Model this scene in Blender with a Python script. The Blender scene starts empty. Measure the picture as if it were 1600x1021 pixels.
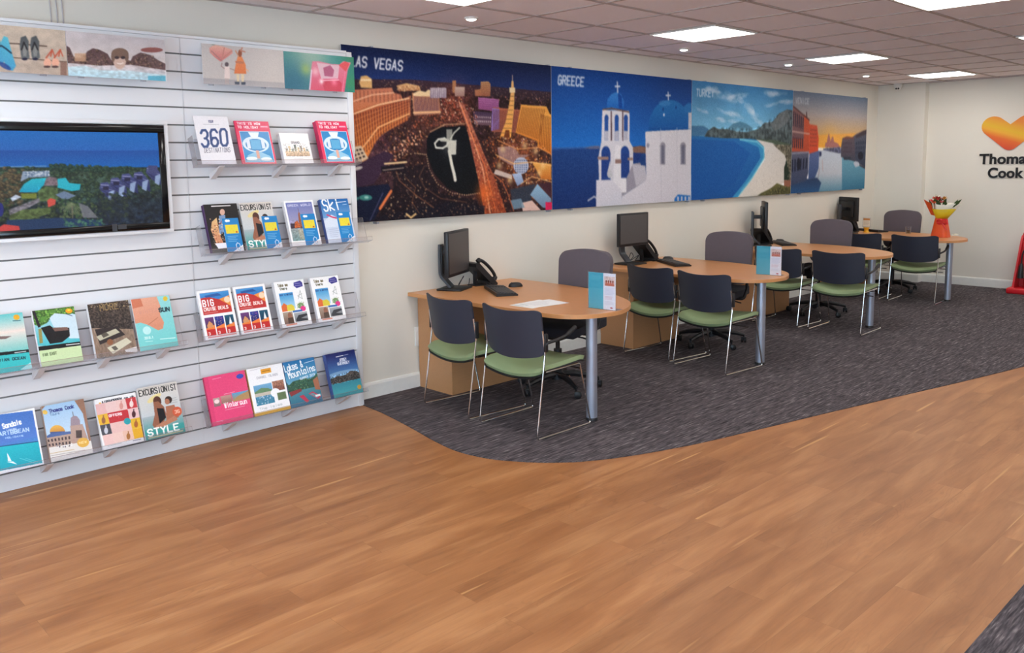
import bpy, bmesh, math, random
import numpy as np
from mathutils import Vector, Matrix
D = bpy.data; COL = bpy.context.scene.collection; PI = math.pi
SC = bpy.context.scene
# ---------------------------------------------------------------- camera
def setup_camera():
    f = 1333.9; yaw = 0.80146; pitch = 0.12530; roll = -0.01423
    fw = Vector((math.cos(yaw)*math.cos(pitch), math.sin(yaw)*math.cos(pitch), -math.sin(pitch)))
    r0 = Vector((math.sin(yaw), -math.cos(yaw), 0)); u0 = r0.cross(fw)
    r = r0*math.cos(roll) + u0*math.sin(roll); u = -r0*math.sin(roll) + u0*math.cos(roll)
    cd = D.cameras.new('camera'); cam = D.objects.new('camera', cd); COL.objects.link(cam)
    m = Matrix((r, u, -fw)).transposed().to_4x4(); m.translation = Vector((-3.2308, -4.8774, 1.6396))
    cam.matrix_world = m
    cd.sensor_width = 36.0; cd.sensor_fit = 'HORIZONTAL'; cd.lens = f/1600*36.0
    cd.shift_y = -(510.5-426.6)/1600; cd.clip_start = 0.05; cd.clip_end = 100
    SC.camera = cam
setup_camera()
# ---------------------------------------------------------------- world, light, exposure
DAY = 7.4; PANEL = 12.4; SPOT = 25.0
w = D.worlds.new('world'); SC.world = w; w.use_nodes = True
bg = w.node_tree.nodes['Background']; bg.inputs[0].default_value = (0.62, 0.79, 1.0, 1); bg.inputs[1].default_value = DAY
SC.view_settings.view_transform = 'Standard'; SC.view_settings.look = 'None'
SC.view_settings.gamma = 1.0; SC.view_settings.use_curve_mapping = False
SC.view_settings.exposure = 0.13
# ---------------------------------------------------------------- helpers
def lin(c):
    c = np.asarray(c, float)/255.0
    return np.where(c <= 0.04045, c/12.92, ((c+0.055)/1.055)**2.4)
def rgba(c): return tuple(float(v) for v in lin(c)) + (1.0,)
MATS = {}
def mat(name, col, rough=0.5, metal=0.0, bump=None, var=None, spec=0.5, coat=0.0, sheen=0.0):
    """principled material; var=(scale, amount, stretch) gives slight procedural colour variation; bump=(scale,strength)"""
    if name in MATS: return MATS[name]
    m = D.materials.new(name); m.use_nodes = True; nt = m.node_tree; b = nt.nodes['Principled BSDF']
    b.inputs['Base Color'].default_value = rgba(col); b.inputs['Roughness'].default_value = rough
    b.inputs['Metallic'].default_value = metal; b.inputs['Specular IOR Level'].default_value = spec
    b.inputs['Coat Weight'].default_value = coat
    if sheen: b.inputs['Sheen Weight'].default_value = sheen
    tc = nt.nodes.new('ShaderNodeTexCoord')
    if var is None: var = (30.0, 0.05, (1, 1, 1))
    mp = nt.nodes.new('ShaderNodeMapping'); mp.inputs['Scale'].default_value = var[2]
    nz = nt.nodes.new('ShaderNodeTexNoise'); nz.inputs['Scale'].default_value = var[0]; nz.inputs['Detail'].default_value = 4
    rp = nt.nodes.new('ShaderNodeMapRange'); rp.inputs['To Min'].default_value = 1-var[1]; rp.inputs['To Max'].default_value = 1+var[1]
    mx = nt.nodes.new('ShaderNodeVectorMath'); mx.operation = 'SCALE'; mx.inputs[0].default_value = rgba(col)[:3]
    nt.links.new(tc.outputs['Object'], mp.inputs[0]); nt.links.new(mp.outputs[0], nz.inputs['Vector'])
    nt.links.new(nz.outputs[0], rp.inputs['Value']); nt.links.new(rp.outputs[0], mx.inputs['Scale'])
    nt.links.new(mx.outputs[0], b.inputs['Base Color'])
    if bump:
        n2 = nt.nodes.new('ShaderNodeTexNoise'); n2.inputs['Scale'].default_value = bump[0]; n2.inputs['Detail'].default_value = 3
        bm_ = nt.nodes.new('ShaderNodeBump'); bm_.inputs['Strength'].default_value = bump[1]; bm_.inputs['Distance'].default_value = 0.002
        nt.links.new(tc.outputs['Object'], n2.inputs['Vector']); nt.links.new(n2.outputs[0], bm_.inputs['Height']); nt.links.new(bm_.outputs[0], b.inputs['Normal'])
    MATS[name] = m; return m
def mat_emit(name, col, s):
    m = D.materials.new(name); m.use_nodes = True; b = m.node_tree.nodes['Principled BSDF']
    b.inputs['Base Color'].default_value = (.8, .8, .8, 1); b.inputs['Emission Color'].default_value = rgba(col); b.inputs['Emission Strength'].default_value = s
    return m
def mat_clear(name, tint=(255, 255, 255), refl=0.09, edge=0.35):
    """thin clear plastic or glass: transparent with a fresnel gloss"""
    m = D.materials.new(name); m.use_nodes = True; nt = m.node_tree; nt.nodes.remove(nt.nodes['Principled BSDF'])
    t = nt.nodes.new('ShaderNodeBsdfTransparent'); t.inputs[0].default_value = rgba(tint)
    g = nt.nodes.new('ShaderNodeBsdfGlossy'); g.inputs['Roughness'].default_value = 0.34
    lw = nt.nodes.new('ShaderNodeFresnel'); lw.inputs[0].default_value = 1.45
    mr = nt.nodes.new('ShaderNodeMapRange'); mr.inputs['To Min'].default_value = refl*0.3; mr.inputs['To Max'].default_value = edge+refl
    mx = nt.nodes.new('ShaderNodeMixShader')
    nt.links.new(lw.outputs[0], mr.inputs['Value']); nt.links.new(mr.outputs[0], mx.inputs[0]); nt.links.new(t.outputs[0], mx.inputs[1]); nt.links.new(g.outputs[0], mx.inputs[2])
    nt.links.new(mx.outputs[0], nt.nodes['Material Output'].inputs[0]); return m
def mat_print(name, rough=0.4, emit=0.0, coat=0.0, gain=1.0, spec=0.3):
    """printed (or lit screen) surface: colour from the mesh's own colour attribute"""
    m = D.materials.new(name); m.use_nodes = True; nt = m.node_tree; b = nt.nodes['Principled BSDF']
    a = nt.nodes.new('ShaderNodeAttribute'); a.attribute_name = 'ink'
    b.inputs['Roughness'].default_value = rough; b.inputs['Coat Weight'].default_value = coat; b.inputs['Coat Roughness'].default_value = 0.08; b.inputs['Specular IOR Level'].default_value = spec
    mx = nt.nodes.new('ShaderNodeVectorMath'); mx.operation = 'SCALE'; mx.inputs['Scale'].default_value = gain
    nt.links.new(a.outputs['Color'], mx.inputs[0])
    if emit:
        b.inputs['Base Color'].default_value = (.01, .01, .01, 1); nt.links.new(mx.outputs[0], b.inputs['Emission Color']); b.inputs['Emission Strength'].default_value = emit
    else: nt.links.new(mx.outputs[0], b.inputs['Base Color'])
    return m
class MB:
    """collects shapes; build() links them as ONE mesh object"""
    def __init__(s): s.v = []; s.f = []; s.m = []; s.cur = 0
    def add(s, v, f):
        o = len(s.v); s.v += [tuple(p) for p in v]; s.f += [tuple(i+o for i in q) for q in f]; s.m += [s.cur]*len(f); return s
    def bm(s, b, M=None):
        if M is not None: b.transform(M)
        b.verts.index_update(); s.add([v.co[:] for v in b.verts], [[v.index for v in f.verts] for f in b.faces]); b.free(); return s
    def box(s, x0, x1, y0, y1, z0, z1, bev=0, seg=2, M=None):
        b = bmesh.new(); bmesh.ops.create_cube(b, size=1)
        for v in b.verts: v.co = Vector(((x0+x1)/2+v.co.x*(x1-x0), (y0+y1)/2+v.co.y*(y1-y0), (z0+z1)/2+v.co.z*(z1-z0)))
        if bev: bmesh.ops.bevel(b, geom=b.edges[:], offset=bev, segments=seg, affect='EDGES', profile=0.5)
        return s.bm(b, M)
    def tube(s, pts, r, n=10, closed=False, rad=None):
        pts = [Vector(p) for p in pts]; k = len(pts); V = []; F = []
        up = None
        for i, p in enumerate(pts):
            a = pts[(i-1) % k] if (closed or i > 0) else p; c = pts[(i+1) % k] if (closed or i < k-1) else p
            t = (c-a).normalized()
            if up is None: up = t.orthogonal().normalized()
            up = (up - t*up.dot(t)); up = up.normalized() if up.length > 1e-6 else t.orthogonal().normalized()
            q = t.cross(up); rr = rad[i] if rad else r
            for j in range(n):
                an = 2*PI*j/n; V.append(p + (up*math.cos(an)+q*math.sin(an))*rr)
        m = k if closed else k-1
        for i in range(m):
            for j in range(n):
                i2 = (i+1) % k; F.append((i*n+j, i*n+(j+1) % n, i2*n+(j+1) % n, i2*n+j))
        if not closed: F.append(tuple(range(n))[::-1]); F.append(tuple((k-1)*n+j for j in range(n)))
        return s.add(V, F)
    def lathe(s, prof, n=24, M=None, c=(0, 0, 0)):
        V = []; F = []
        for r, z in prof:
            for j in range(n): V.append(Vector((c[0]+r*math.cos(2*PI*j/n), c[1]+r*math.sin(2*PI*j/n), c[2]+z)))
        for i in range(len(prof)-1):
            for j in range(n): F.append((i*n+j, i*n+(j+1) % n, (i+1)*n+(j+1) % n, (i+1)*n+j))
        if prof[0][0] > 1e-6: F.append(tuple(range(n))[::-1])
        if prof[-1][0] > 1e-6: F.append(tuple((len(prof)-1)*n+j for j in range(n)))
        if M is not None: V = [M @ v for v in V]
        return s.add(V, F)
    def prism(s, poly, z0, z1, M=None):
        n = len(poly); V = [Vector((x, y, z0)) for x, y in poly]+[Vector((x, y, z1)) for x, y in poly]
        F = [tuple(range(n))[::-1], tuple(range(n, 2*n))]+[(i, (i+1) % n, n+(i+1) % n, n+i) for i in range(n)]
        if M is not None: V = [M @ v for v in V]
        return s.add(V, F)
    def sheet(s, fn, nu, nv, th, nfn=None):
        """closed shell from surface fn(u,v) with thickness th along its normal"""
        P = [[Vector(fn(i/nu, j/nv)) for j in range(nv+1)] for i in range(nu+1)]; V = []; F = []
        for side in (1, -1):
            for i in range(nu+1):
                for j in range(nv+1):
                    du = P[min(i+1, nu)][j]-P[max(i-1, 0)][j]; dv = P[i][min(j+1, nv)]-P[i][max(j-1, 0)]
                    nn = Vector(nfn) if nfn else du.cross(dv).normalized(); V.append(P[i][j]+nn*th/2*side)
        W = nv+1; O = (nu+1)*W; q = lambda i, j: i*W+j
        for i in range(nu):
            for j in range(nv):
                a, b, c, d = q(i, j), q(i+1, j), q(i+1, j+1), q(i, j+1); F.append((a, b, c, d)); F.append((O+d, O+c, O+b, O+a))
        for i in range(nu): F.append((q(i+1, 0), q(i, 0), O+q(i, 0), O+q(i+1, 0))); F.append((q(i, nv), q(i+1, nv), O+q(i+1, nv), O+q(i, nv)))
        for j in range(nv): F.append((q(0, j), q(0, j+1), O+q(0, j+1), O+q(0, j))); F.append((q(nu, j+1), q(nu, j), O+q(nu, j), O+q(nu, j+1)))
        return s.add(V, F)
    def build(s, name, m, parent=None, smooth=35, mods=None):
        me = D.meshes.new(name); me.from_pydata([tuple(p) for p in s.v], [], s.f); me.validate()
        b = bmesh.new(); b.from_mesh(me); bmesh.ops.recalc_face_normals(b, faces=b.faces); b.to_mesh(me); b.free()
        for mm in (m if isinstance(m, (list, tuple)) else [m]): me.materials.append(mm)
        if len(s.m) == len(me.polygons): me.polygons.foreach_set('material_index', s.m)
        if smooth:
            me.polygons.foreach_set('use_smooth', [True]*len(me.polygons)); me.set_sharp_from_angle(angle=math.radians(smooth))
        me.update(); o = D.objects.new(name, me); COL.objects.link(o)
        if parent: o.parent = parent
        return o
def tag(o, label=None, cat=None, group=None, kind=None):
    if label: o['label'] = label
    if cat: o['category'] = cat
    if group: o['group'] = group
    if kind: o['kind'] = kind
    return o
def thing(name, label, cat, loc=(0, 0, 0), rotz=0, group=None):
    o = D.objects.new(name, None); COL.objects.link(o); o.location = loc; o.rotation_euler = (0, 0, rotz); o.empty_display_size = .05
    return tag(o, label, cat, group)
def dup(root, loc, rotz, label):
    r = root.copy(); COL.objects.link(r); r.location = loc; r.rotation_euler = (0, 0, rotz); r['label'] = label
    for ch in list(root.children):
        c = ch.copy(); COL.objects.link(c); c.parent = r
        for g in ch.children:
            d = g.copy(); COL.objects.link(d); d.parent = c
    return r
def struct(name, mb, m, smooth=0): return tag(mb.build(name, m, smooth=smooth), kind='structure')
def arc(cx, cy, r, a0, a1, n): return [(cx+r*math.cos(math.radians(a0+(a1-a0)*i/n)), cy+r*math.sin(math.radians(a0+(a1-a0)*i/n))) for i in range(n+1)]
def rrect(w, h, r, n=5):
    a, b = w/2-r, h/2-r
    return arc(a, b, r, 0, 90, n)+arc(-a, b, r, 90, 180, n)+arc(-a, -b, r, 180, 270, n)+arc(a, -b, r, 270, 360, n)
def spline(P, k=6, closed=False):
    P = [Vector(p) for p in P]; n = len(P); out = []
    for i in range(n if closed else n-1):
        g = lambda j: P[j % n] if closed else P[max(0, min(n-1, j))]
        a, b, c, d = g(i-1), g(i), g(i+1), g(i+2)
        for q in range(k):
            t = q/k; out.append(0.5*((2*b)+(c-a)*t+(2*a-5*b+4*c-d)*t*t+(3*b-a-3*c+d)*t**3))
    if not closed: out.append(P[-1])
    return out
def fillet(P, r, n=5):
    """polyline with rounded corners"""
    P = [Vector(p) for p in P]; out = [P[0]]
    for i in range(1, len(P)-1):
        a, b, c = P[i-1], P[i], P[i+1]; d1 = (a-b); d2 = (c-b); rr = min(r, d1.length*.45, d2.length*.45)
        p, q = b+d1.normalized()*rr, b+d2.normalized()*rr
        for k in range(n+1):
            t = k/n; out.append(p*(1-t)**2+b*2*t*(1-t)+q*t*t)
    return out+[P[-1]]
# ---------------------------------------------------------------- the little print shop: draws flat artwork into a grid of colours
FONT = {'A': '062046|1434', 'B': '0006364544330333|33424130 00', 'C': '4130100105163645', 'D': '000626444220 00', 'E': '40000646|0333', 'F': '400006|0333',
 'G': '41301001051636454323', 'H': '0006|4046|0343', 'I': '2026', 'J': '4045361605', 'K': '0006|400346', 'L': '000646', 'M': '0600234046', 'N': '06004640',
 'O': '100105163645413010', 'P': '06003041423303', 'Q': '100105163645413010|2446', 'R': '06003041423303|2346', 'S': '4130100102133344 45361605',
 'T': '0040|2026', 'U': '000516364540', 'V': '002640', 'W': '0016223640', 'X': '0046|4006', 'Y': '002340|2326', 'Z': '00400646',
 '0': '100105163645413010', '1': '112026', '2': '0110304142 0646', '3': '01103041423344453616 05|2333', '5': '400003334445361605', '6': '41301001051636454433 1304', '8': '10013345361605334130 10',
 '&': '46112031040516 2644', '.': '2526', '-': '1333', 'a': '4246|433212030516 3645', 'b': '0006|03123243453616 05', 'c': '433212030516 3645', 'd': '4046|433212030516 3645',
 'e': '04444332120305163645', 'f': '31201116|0333', 'h': '0006|0412324346', 'i': '2226|2021', 'k': '0006|420446', 'l': '2026', 'm': '0206|03122326|2332434 6',
 'n': '0206|03123243 46', 'o': '120305163645433212', 'p': '0208|031232434536 1605', 'r': '0206|031232', 's': '43321203144536160 5', 't': '20253645|1232',
 'u': '02051636 45|4246', 'v': '022642', 'w': '0216243642', 'y': '0226|4217', 'g': '4247381807|433212030516 3645', '!': '2024|2526', ' ': ''}
class Art:
    def __init__(s, w, h, quad=None, bg=(255, 255, 255), unit=(100, 141)):
        s.w, s.h = w, h; s.c = np.empty((h, w, 3)); s.c[:] = bg; s.fr = (0, 0, 1.0); s.quad = quad; s.unit = unit; s.rng = np.random.default_rng(7)
        if quad is not None:
            A = []; B = []
            for (x, y), (X, Y) in zip(quad, [(0, 0), (w, 0), (w, h), (0, h)]):
                A += [[x, y, 1, 0, 0, 0, -X*x, -X*y], [0, 0, 0, x, y, 1, -Y*x, -Y*y]]; B += [X, Y]
            s.H = np.append(np.linalg.solve(np.array(A, float), np.array(B, float)), 1).reshape(3, 3)
        s.X, s.Y = np.meshgrid(np.arange(w)+.5, np.arange(h)+.5)
    def frame(s, x0, y0, k): s.fr = (x0, y0, k); return s
    def T(s, P):
        P = np.asarray(P, float).reshape(-1, 2); x0, y0, k = s.fr
        if s.quad is None: return np.stack([(x0+P[:, 0]/k)*s.w/s.unit[0], (y0+P[:, 1]/k)*s.h/s.unit[1]], 1)
        q = np.stack([x0+P[:, 0]/k, y0+P[:, 1]/k, np.ones(len(P))], 1) @ s.H.T
        return q[:, :2]/q[:, 2:]
    def _box(s, T, pad=2):
        x0, y0 = np.floor(T.min(0)-pad).astype(int); x1, y1 = np.ceil(T.max(0)+pad).astype(int)
        return max(x0, 0), min(x1, s.w), max(y0, 0), min(y1, s.h)
    def mask(s, T):
        x0, x1, y0, y1 = s._box(T)
        if x1 <= x0 or y1 <= y0: return None
        X = s.X[y0:y1, x0:x1]; Y = s.Y[y0:y1, x0:x1]; acc = np.zeros(X.shape)
        for ox, oy in ((-.25, -.25), (.25, -.25), (-.25, .25), (.25, .25)):
            ins = np.zeros(X.shape, bool); n = len(T)
            for i in range(n):
                (ax, ay), (bx, by) = T[i], T[(i+1) % n]
                if ay == by: continue
                c = ((ay > Y+oy) != (by > Y+oy)) & (X+ox < (bx-ax)*(Y+oy-ay)/(by-ay)+ax); ins ^= c
            acc += ins
        return (x0, x1, y0, y1), acc/4
    def put(s, bx, m, col, a=1.0):
        x0, x1, y0, y1 = bx; m = (m*a)[..., None]; s.c[y0:y1, x0:x1] = s.c[y0:y1, x0:x1]*(1-m)+np.asarray(col, float)*m
    def poly(s, P, col, col2=None, a=1.0, mid=None):
        T = s.T(P); r = s.mask(T)
        if r is None: return s
        bx, m = r
        if col2 is not None:
            y = s.Y[bx[2]:bx[3], bx[0]:bx[1]]; t = np.clip((y-T[:, 1].min())/max(np.ptp(T[:, 1]), 1e-6), 0, 1)[..., None]
            if mid is None: c = np.array(col)*(1-t)+np.array(col2)*t
            else: c = np.where(t < .5, np.array(col)*(1-2*t)+np.array(mid)*2*t, np.array(mid)*(2-2*t)+np.array(col2)*(2*t-1))
        else: c = np.array(col, float)
        s.put(bx, m, c, a); return s
    def rect(s, x0, y0, x1, y1, col, col2=None, a=1.0, mid=None): return s.poly([(x0, y0), (x1, y0), (x1, y1), (x0, y1)], col, col2, a, mid)
    def ell(s, cx, cy, rx, ry, col, col2=None, a=1.0, rot=0, a0=0, a1=360):
        t = np.radians(np.linspace(a0, a1, 29)); c, n = math.cos(math.radians(rot)), math.sin(math.radians(rot))
        x, y = rx*np.cos(t), ry*np.sin(t); return s.poly(np.stack([cx+x*c-y*n, cy+x*n+y*c], 1), col, col2, a)
    def line(s, P, wd, col, a=1.0):
        T = s.T(P)
        for i in range(len(T)-1):
            p, q = T[i], T[i+1]; bx = s._box(np.array([p, q]), wd+2); x0, x1, y0, y1 = bx
            if x1 <= x0 or y1 <= y0: continue
            X = s.X[y0:y1, x0:x1]; Y = s.Y[y0:y1, x0:x1]; d = q-p; L = max(d@d, 1e-9); t = np.clip(((X-p[0])*d[0]+(Y-p[1])*d[1])/L, 0, 1)
            e = np.hypot(X-p[0]-t*d[0], Y-p[1]-t*d[1]); s.put(bx, np.clip(wd/2+.5-e, 0, 1), col, a)
        return s
    def glow(s, cx, cy, r, col, a=1.0):
        T = s.T([(cx, cy)])[0]; d = np.hypot(s.X-T[0], s.Y-T[1]); s.put((0, s.w, 0, s.h), np.exp(-(d/r)**2), col, a); return s
    def dots(s, P, n, cols, r=(.5, 1.2), a=.8):
        P = np.asarray(P, float); T = s.T(P); lo, hi = T.min(0), T.max(0); k = 0
        pts = s.rng.uniform(lo, hi, (n*4, 2)); ins = np.zeros(len(pts), bool); m = len(T)
        for i in range(m):
            (ax, ay), (bx, by) = T[i], T[(i+1) % m]
            if ay == by: continue
            ins ^= ((ay > pts[:, 1]) != (by > pts[:, 1])) & (pts[:, 0] < (bx-ax)*(pts[:, 1]-ay)/(by-ay)+ax)
        for p in pts[ins][:n]:
            rr = s.rng.uniform(*r); bx = s._box(np.array([p]), rr+1); x0, x1, y0, y1 = bx
            if x1 <= x0 or y1 <= y0: continue
            e = np.hypot(s.X[y0:y1, x0:x1]-p[0], s.Y[y0:y1, x0:x1]-p[1]); s.put(bx, np.clip(rr+.5-e, 0, 1), cols[s.rng.integers(len(cols))], a)
        return s
    def bushes(s, P, n, dark, light, r=(2, 4)):
        """clumps of foliage, painted from far (top) to near (bottom): dark blob, paler crown"""
        T = s.T(P); lo, hi = T.min(0), T.max(0); pts = s.rng.uniform(lo, hi, (n*3, 2)); ins = np.zeros(len(pts), bool); m = len(T)
        for i in range(m):
            (ax, ay), (bx, by) = T[i], T[(i+1) % m]
            if ay == by: continue
            ins ^= ((ay > pts[:, 1]) != (by > pts[:, 1])) & (pts[:, 0] < (bx-ax)*(pts[:, 1]-ay)/(by-ay)+ax)
        pts = pts[ins][:n]; pts = pts[np.argsort(pts[:, 1])]
        for p in pts:
            rr = s.rng.uniform(*r); k = s.rng.uniform(.75, 1.15)
            for dx, dy, q, c, a in ((0, 0, 1, dark, .9), (-.2, -.35, .62, light, .75), (-.3, -.5, .3, light, .5)):
                c = np.array(c)*k*(1.15 if q < .5 else 1); ctr = p+np.array((dx, dy))*rr; bx_ = s._box(np.array([ctr]), rr*q+1); x0, x1, y0, y1 = bx_
                if x1 <= x0 or y1 <= y0: continue
                e = np.hypot((s.X[y0:y1, x0:x1]-ctr[0])*.85, s.Y[y0:y1, x0:x1]-ctr[1])+s.rng.uniform(-.6, .6, (y1-y0, x1-x0)); s.put(bx_, np.clip(rr*q+.5-e, 0, 1), c, a)
        return s
    def cloud(s, x, y, rx, ry, rot, col, n=16, a=.16):
        c_, s_ = math.cos(math.radians(rot)), math.sin(math.radians(rot))
        for _ in range(n):
            q = s.rng.uniform(-1, 1); v = s.rng.uniform(-.8, .8)*(1-q*q)**.5; k = s.rng.uniform(.25, .6); s.ell(x+rx*q*c_-ry*v*s_, y+rx*q*s_+ry*v*c_, rx*k*.7, ry*k*1.2, col, a=a, rot=rot)
        return s
    def tex(s, P, amp, sx=8, sy=8):
        r = s.mask(s.T(P))
        if r is None: return s
        (x0, x1, y0, y1), m = r; H, W = m.shape; g = s.rng.uniform(-1, 1, (H//sy+3, W//sx+3))
        yy = np.arange(H)/sy; xx = np.arange(W)/sx; yi = yy.astype(int); xi = xx.astype(int); fy = (yy-yi)[:, None]; fx = (xx-xi)[None]
        n = (g[yi][:, xi]*(1-fy)*(1-fx)+g[yi+1][:, xi]*fy*(1-fx)+g[yi][:, xi+1]*(1-fy)*fx+g[yi+1][:, xi+1]*fy*fx)
        s.c[y0:y1, x0:x1] = np.clip(s.c[y0:y1, x0:x1]*(1+amp*n*m)[..., None], 0, 255); return s
    def photo(s, grain=5, blur=1):
        for _ in range(blur):
            p = np.pad(s.c, ((1, 1), (1, 1), (0, 0)), 'edge'); q = .25*p[:-2]+.5*p[1:-1]+.25*p[2:]; s.c = .25*q[:, :-2]+.5*q[:, 1:-1]+.25*q[:, 2:]
        s.c = np.clip(s.c+s.rng.normal(0, grain, (s.h, s.w, 1)), 0, 255); return s
    def win(s, q, nx, ny, col, fx=.5, fy=.5, a=1.0):
        q = [np.array(p, float) for p in q]; B = lambda u, v: (q[0]*(1-u)+q[1]*u)*(1-v)+(q[3]*(1-u)+q[2]*u)*v
        for i in range(nx):
            for j in range(ny):
                u0, v0 = (i+(1-fx)/2)/nx, (j+(1-fy)/2)/ny; u1, v1 = u0+fx/nx, v0+fy/ny
                s.poly([B(u0, v0), B(u1, v0), B(u1, v1), B(u0, v1)], col, a=a)
        return s
    def text(s, t, x0, y0, x1, y1, h, wd, col, a=1.0, up=None, gap=.32):
        """baseline runs from (x0,y0) to (x1,y1); h is the letter height"""
        p = np.array((x0, y0), float); d = np.array((x1-x0, y1-y0), float); n = len(t); cw = 1/(n-gap if n > 1 else 1)
        u = np.array(up, float) if up is not None else np.array((d[1], -d[0]))/max(np.hypot(*d), 1e-6)*h
        for i, ch in enumerate(t):
            for st in FONT.get(ch, FONT.get(ch.upper(), '')).replace(' ', '').split('|'):
                pts = [p+d*((i+int(st[k])/4*(1-gap))*cw)+u*(1-int(st[k+1])/6) for k in range(0, len(st)-1, 2)]
                if pts: s.line(pts, wd, col, a)
        return s
    def lines(s, x0, y0, x1, n, dy, wd, col, a=.7):
        for i in range(n): s.line([(x0, y0+i*dy), (x0+(x1-x0)*s.rng.uniform(.7, 1), y0+i*dy)], wd, col, a)
        return s
def picture(name, art, O, U, V, m, parent=None):
    """flat printed face: corner O, full width vector U, full height (downward) vector V"""
    w, h = art.w, art.h; O, U, V = np.array(O, float), np.array(U, float), np.array(V, float)
    u = np.linspace(0, 1, w); v = np.linspace(0, 1, h)
    co = O+u[None, :, None]*U+v[:, None, None]*V
    i = (np.arange(h-1)[:, None]*w+np.arange(w-1)[None]).ravel(); F = np.stack([i, i+w, i+w+1, i+1], 1)
    me = D.meshes.new(name); me.vertices.add(w*h); me.vertices.foreach_set('co', co.ravel())
    me.loops.add(F.size); me.loops.foreach_set('vertex_index', F.ravel()); me.polygons.add(len(F)); me.polygons.foreach_set('loop_start', np.arange(len(F))*4)
    me.update(calc_edges=True); me.validate()
    at = me.color_attributes.new('ink', 'FLOAT_COLOR', 'POINT'); cc = np.ones((w*h, 4)); cc[:, :3] = lin(np.clip(art.c, 0, 255)).reshape(-1, 3); at.data.foreach_set('color', cc.ravel())
    me.materials.append(m); o = D.objects.new(name, me); COL.objects.link(o)
    if parent: o.parent = parent
    return o
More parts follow.
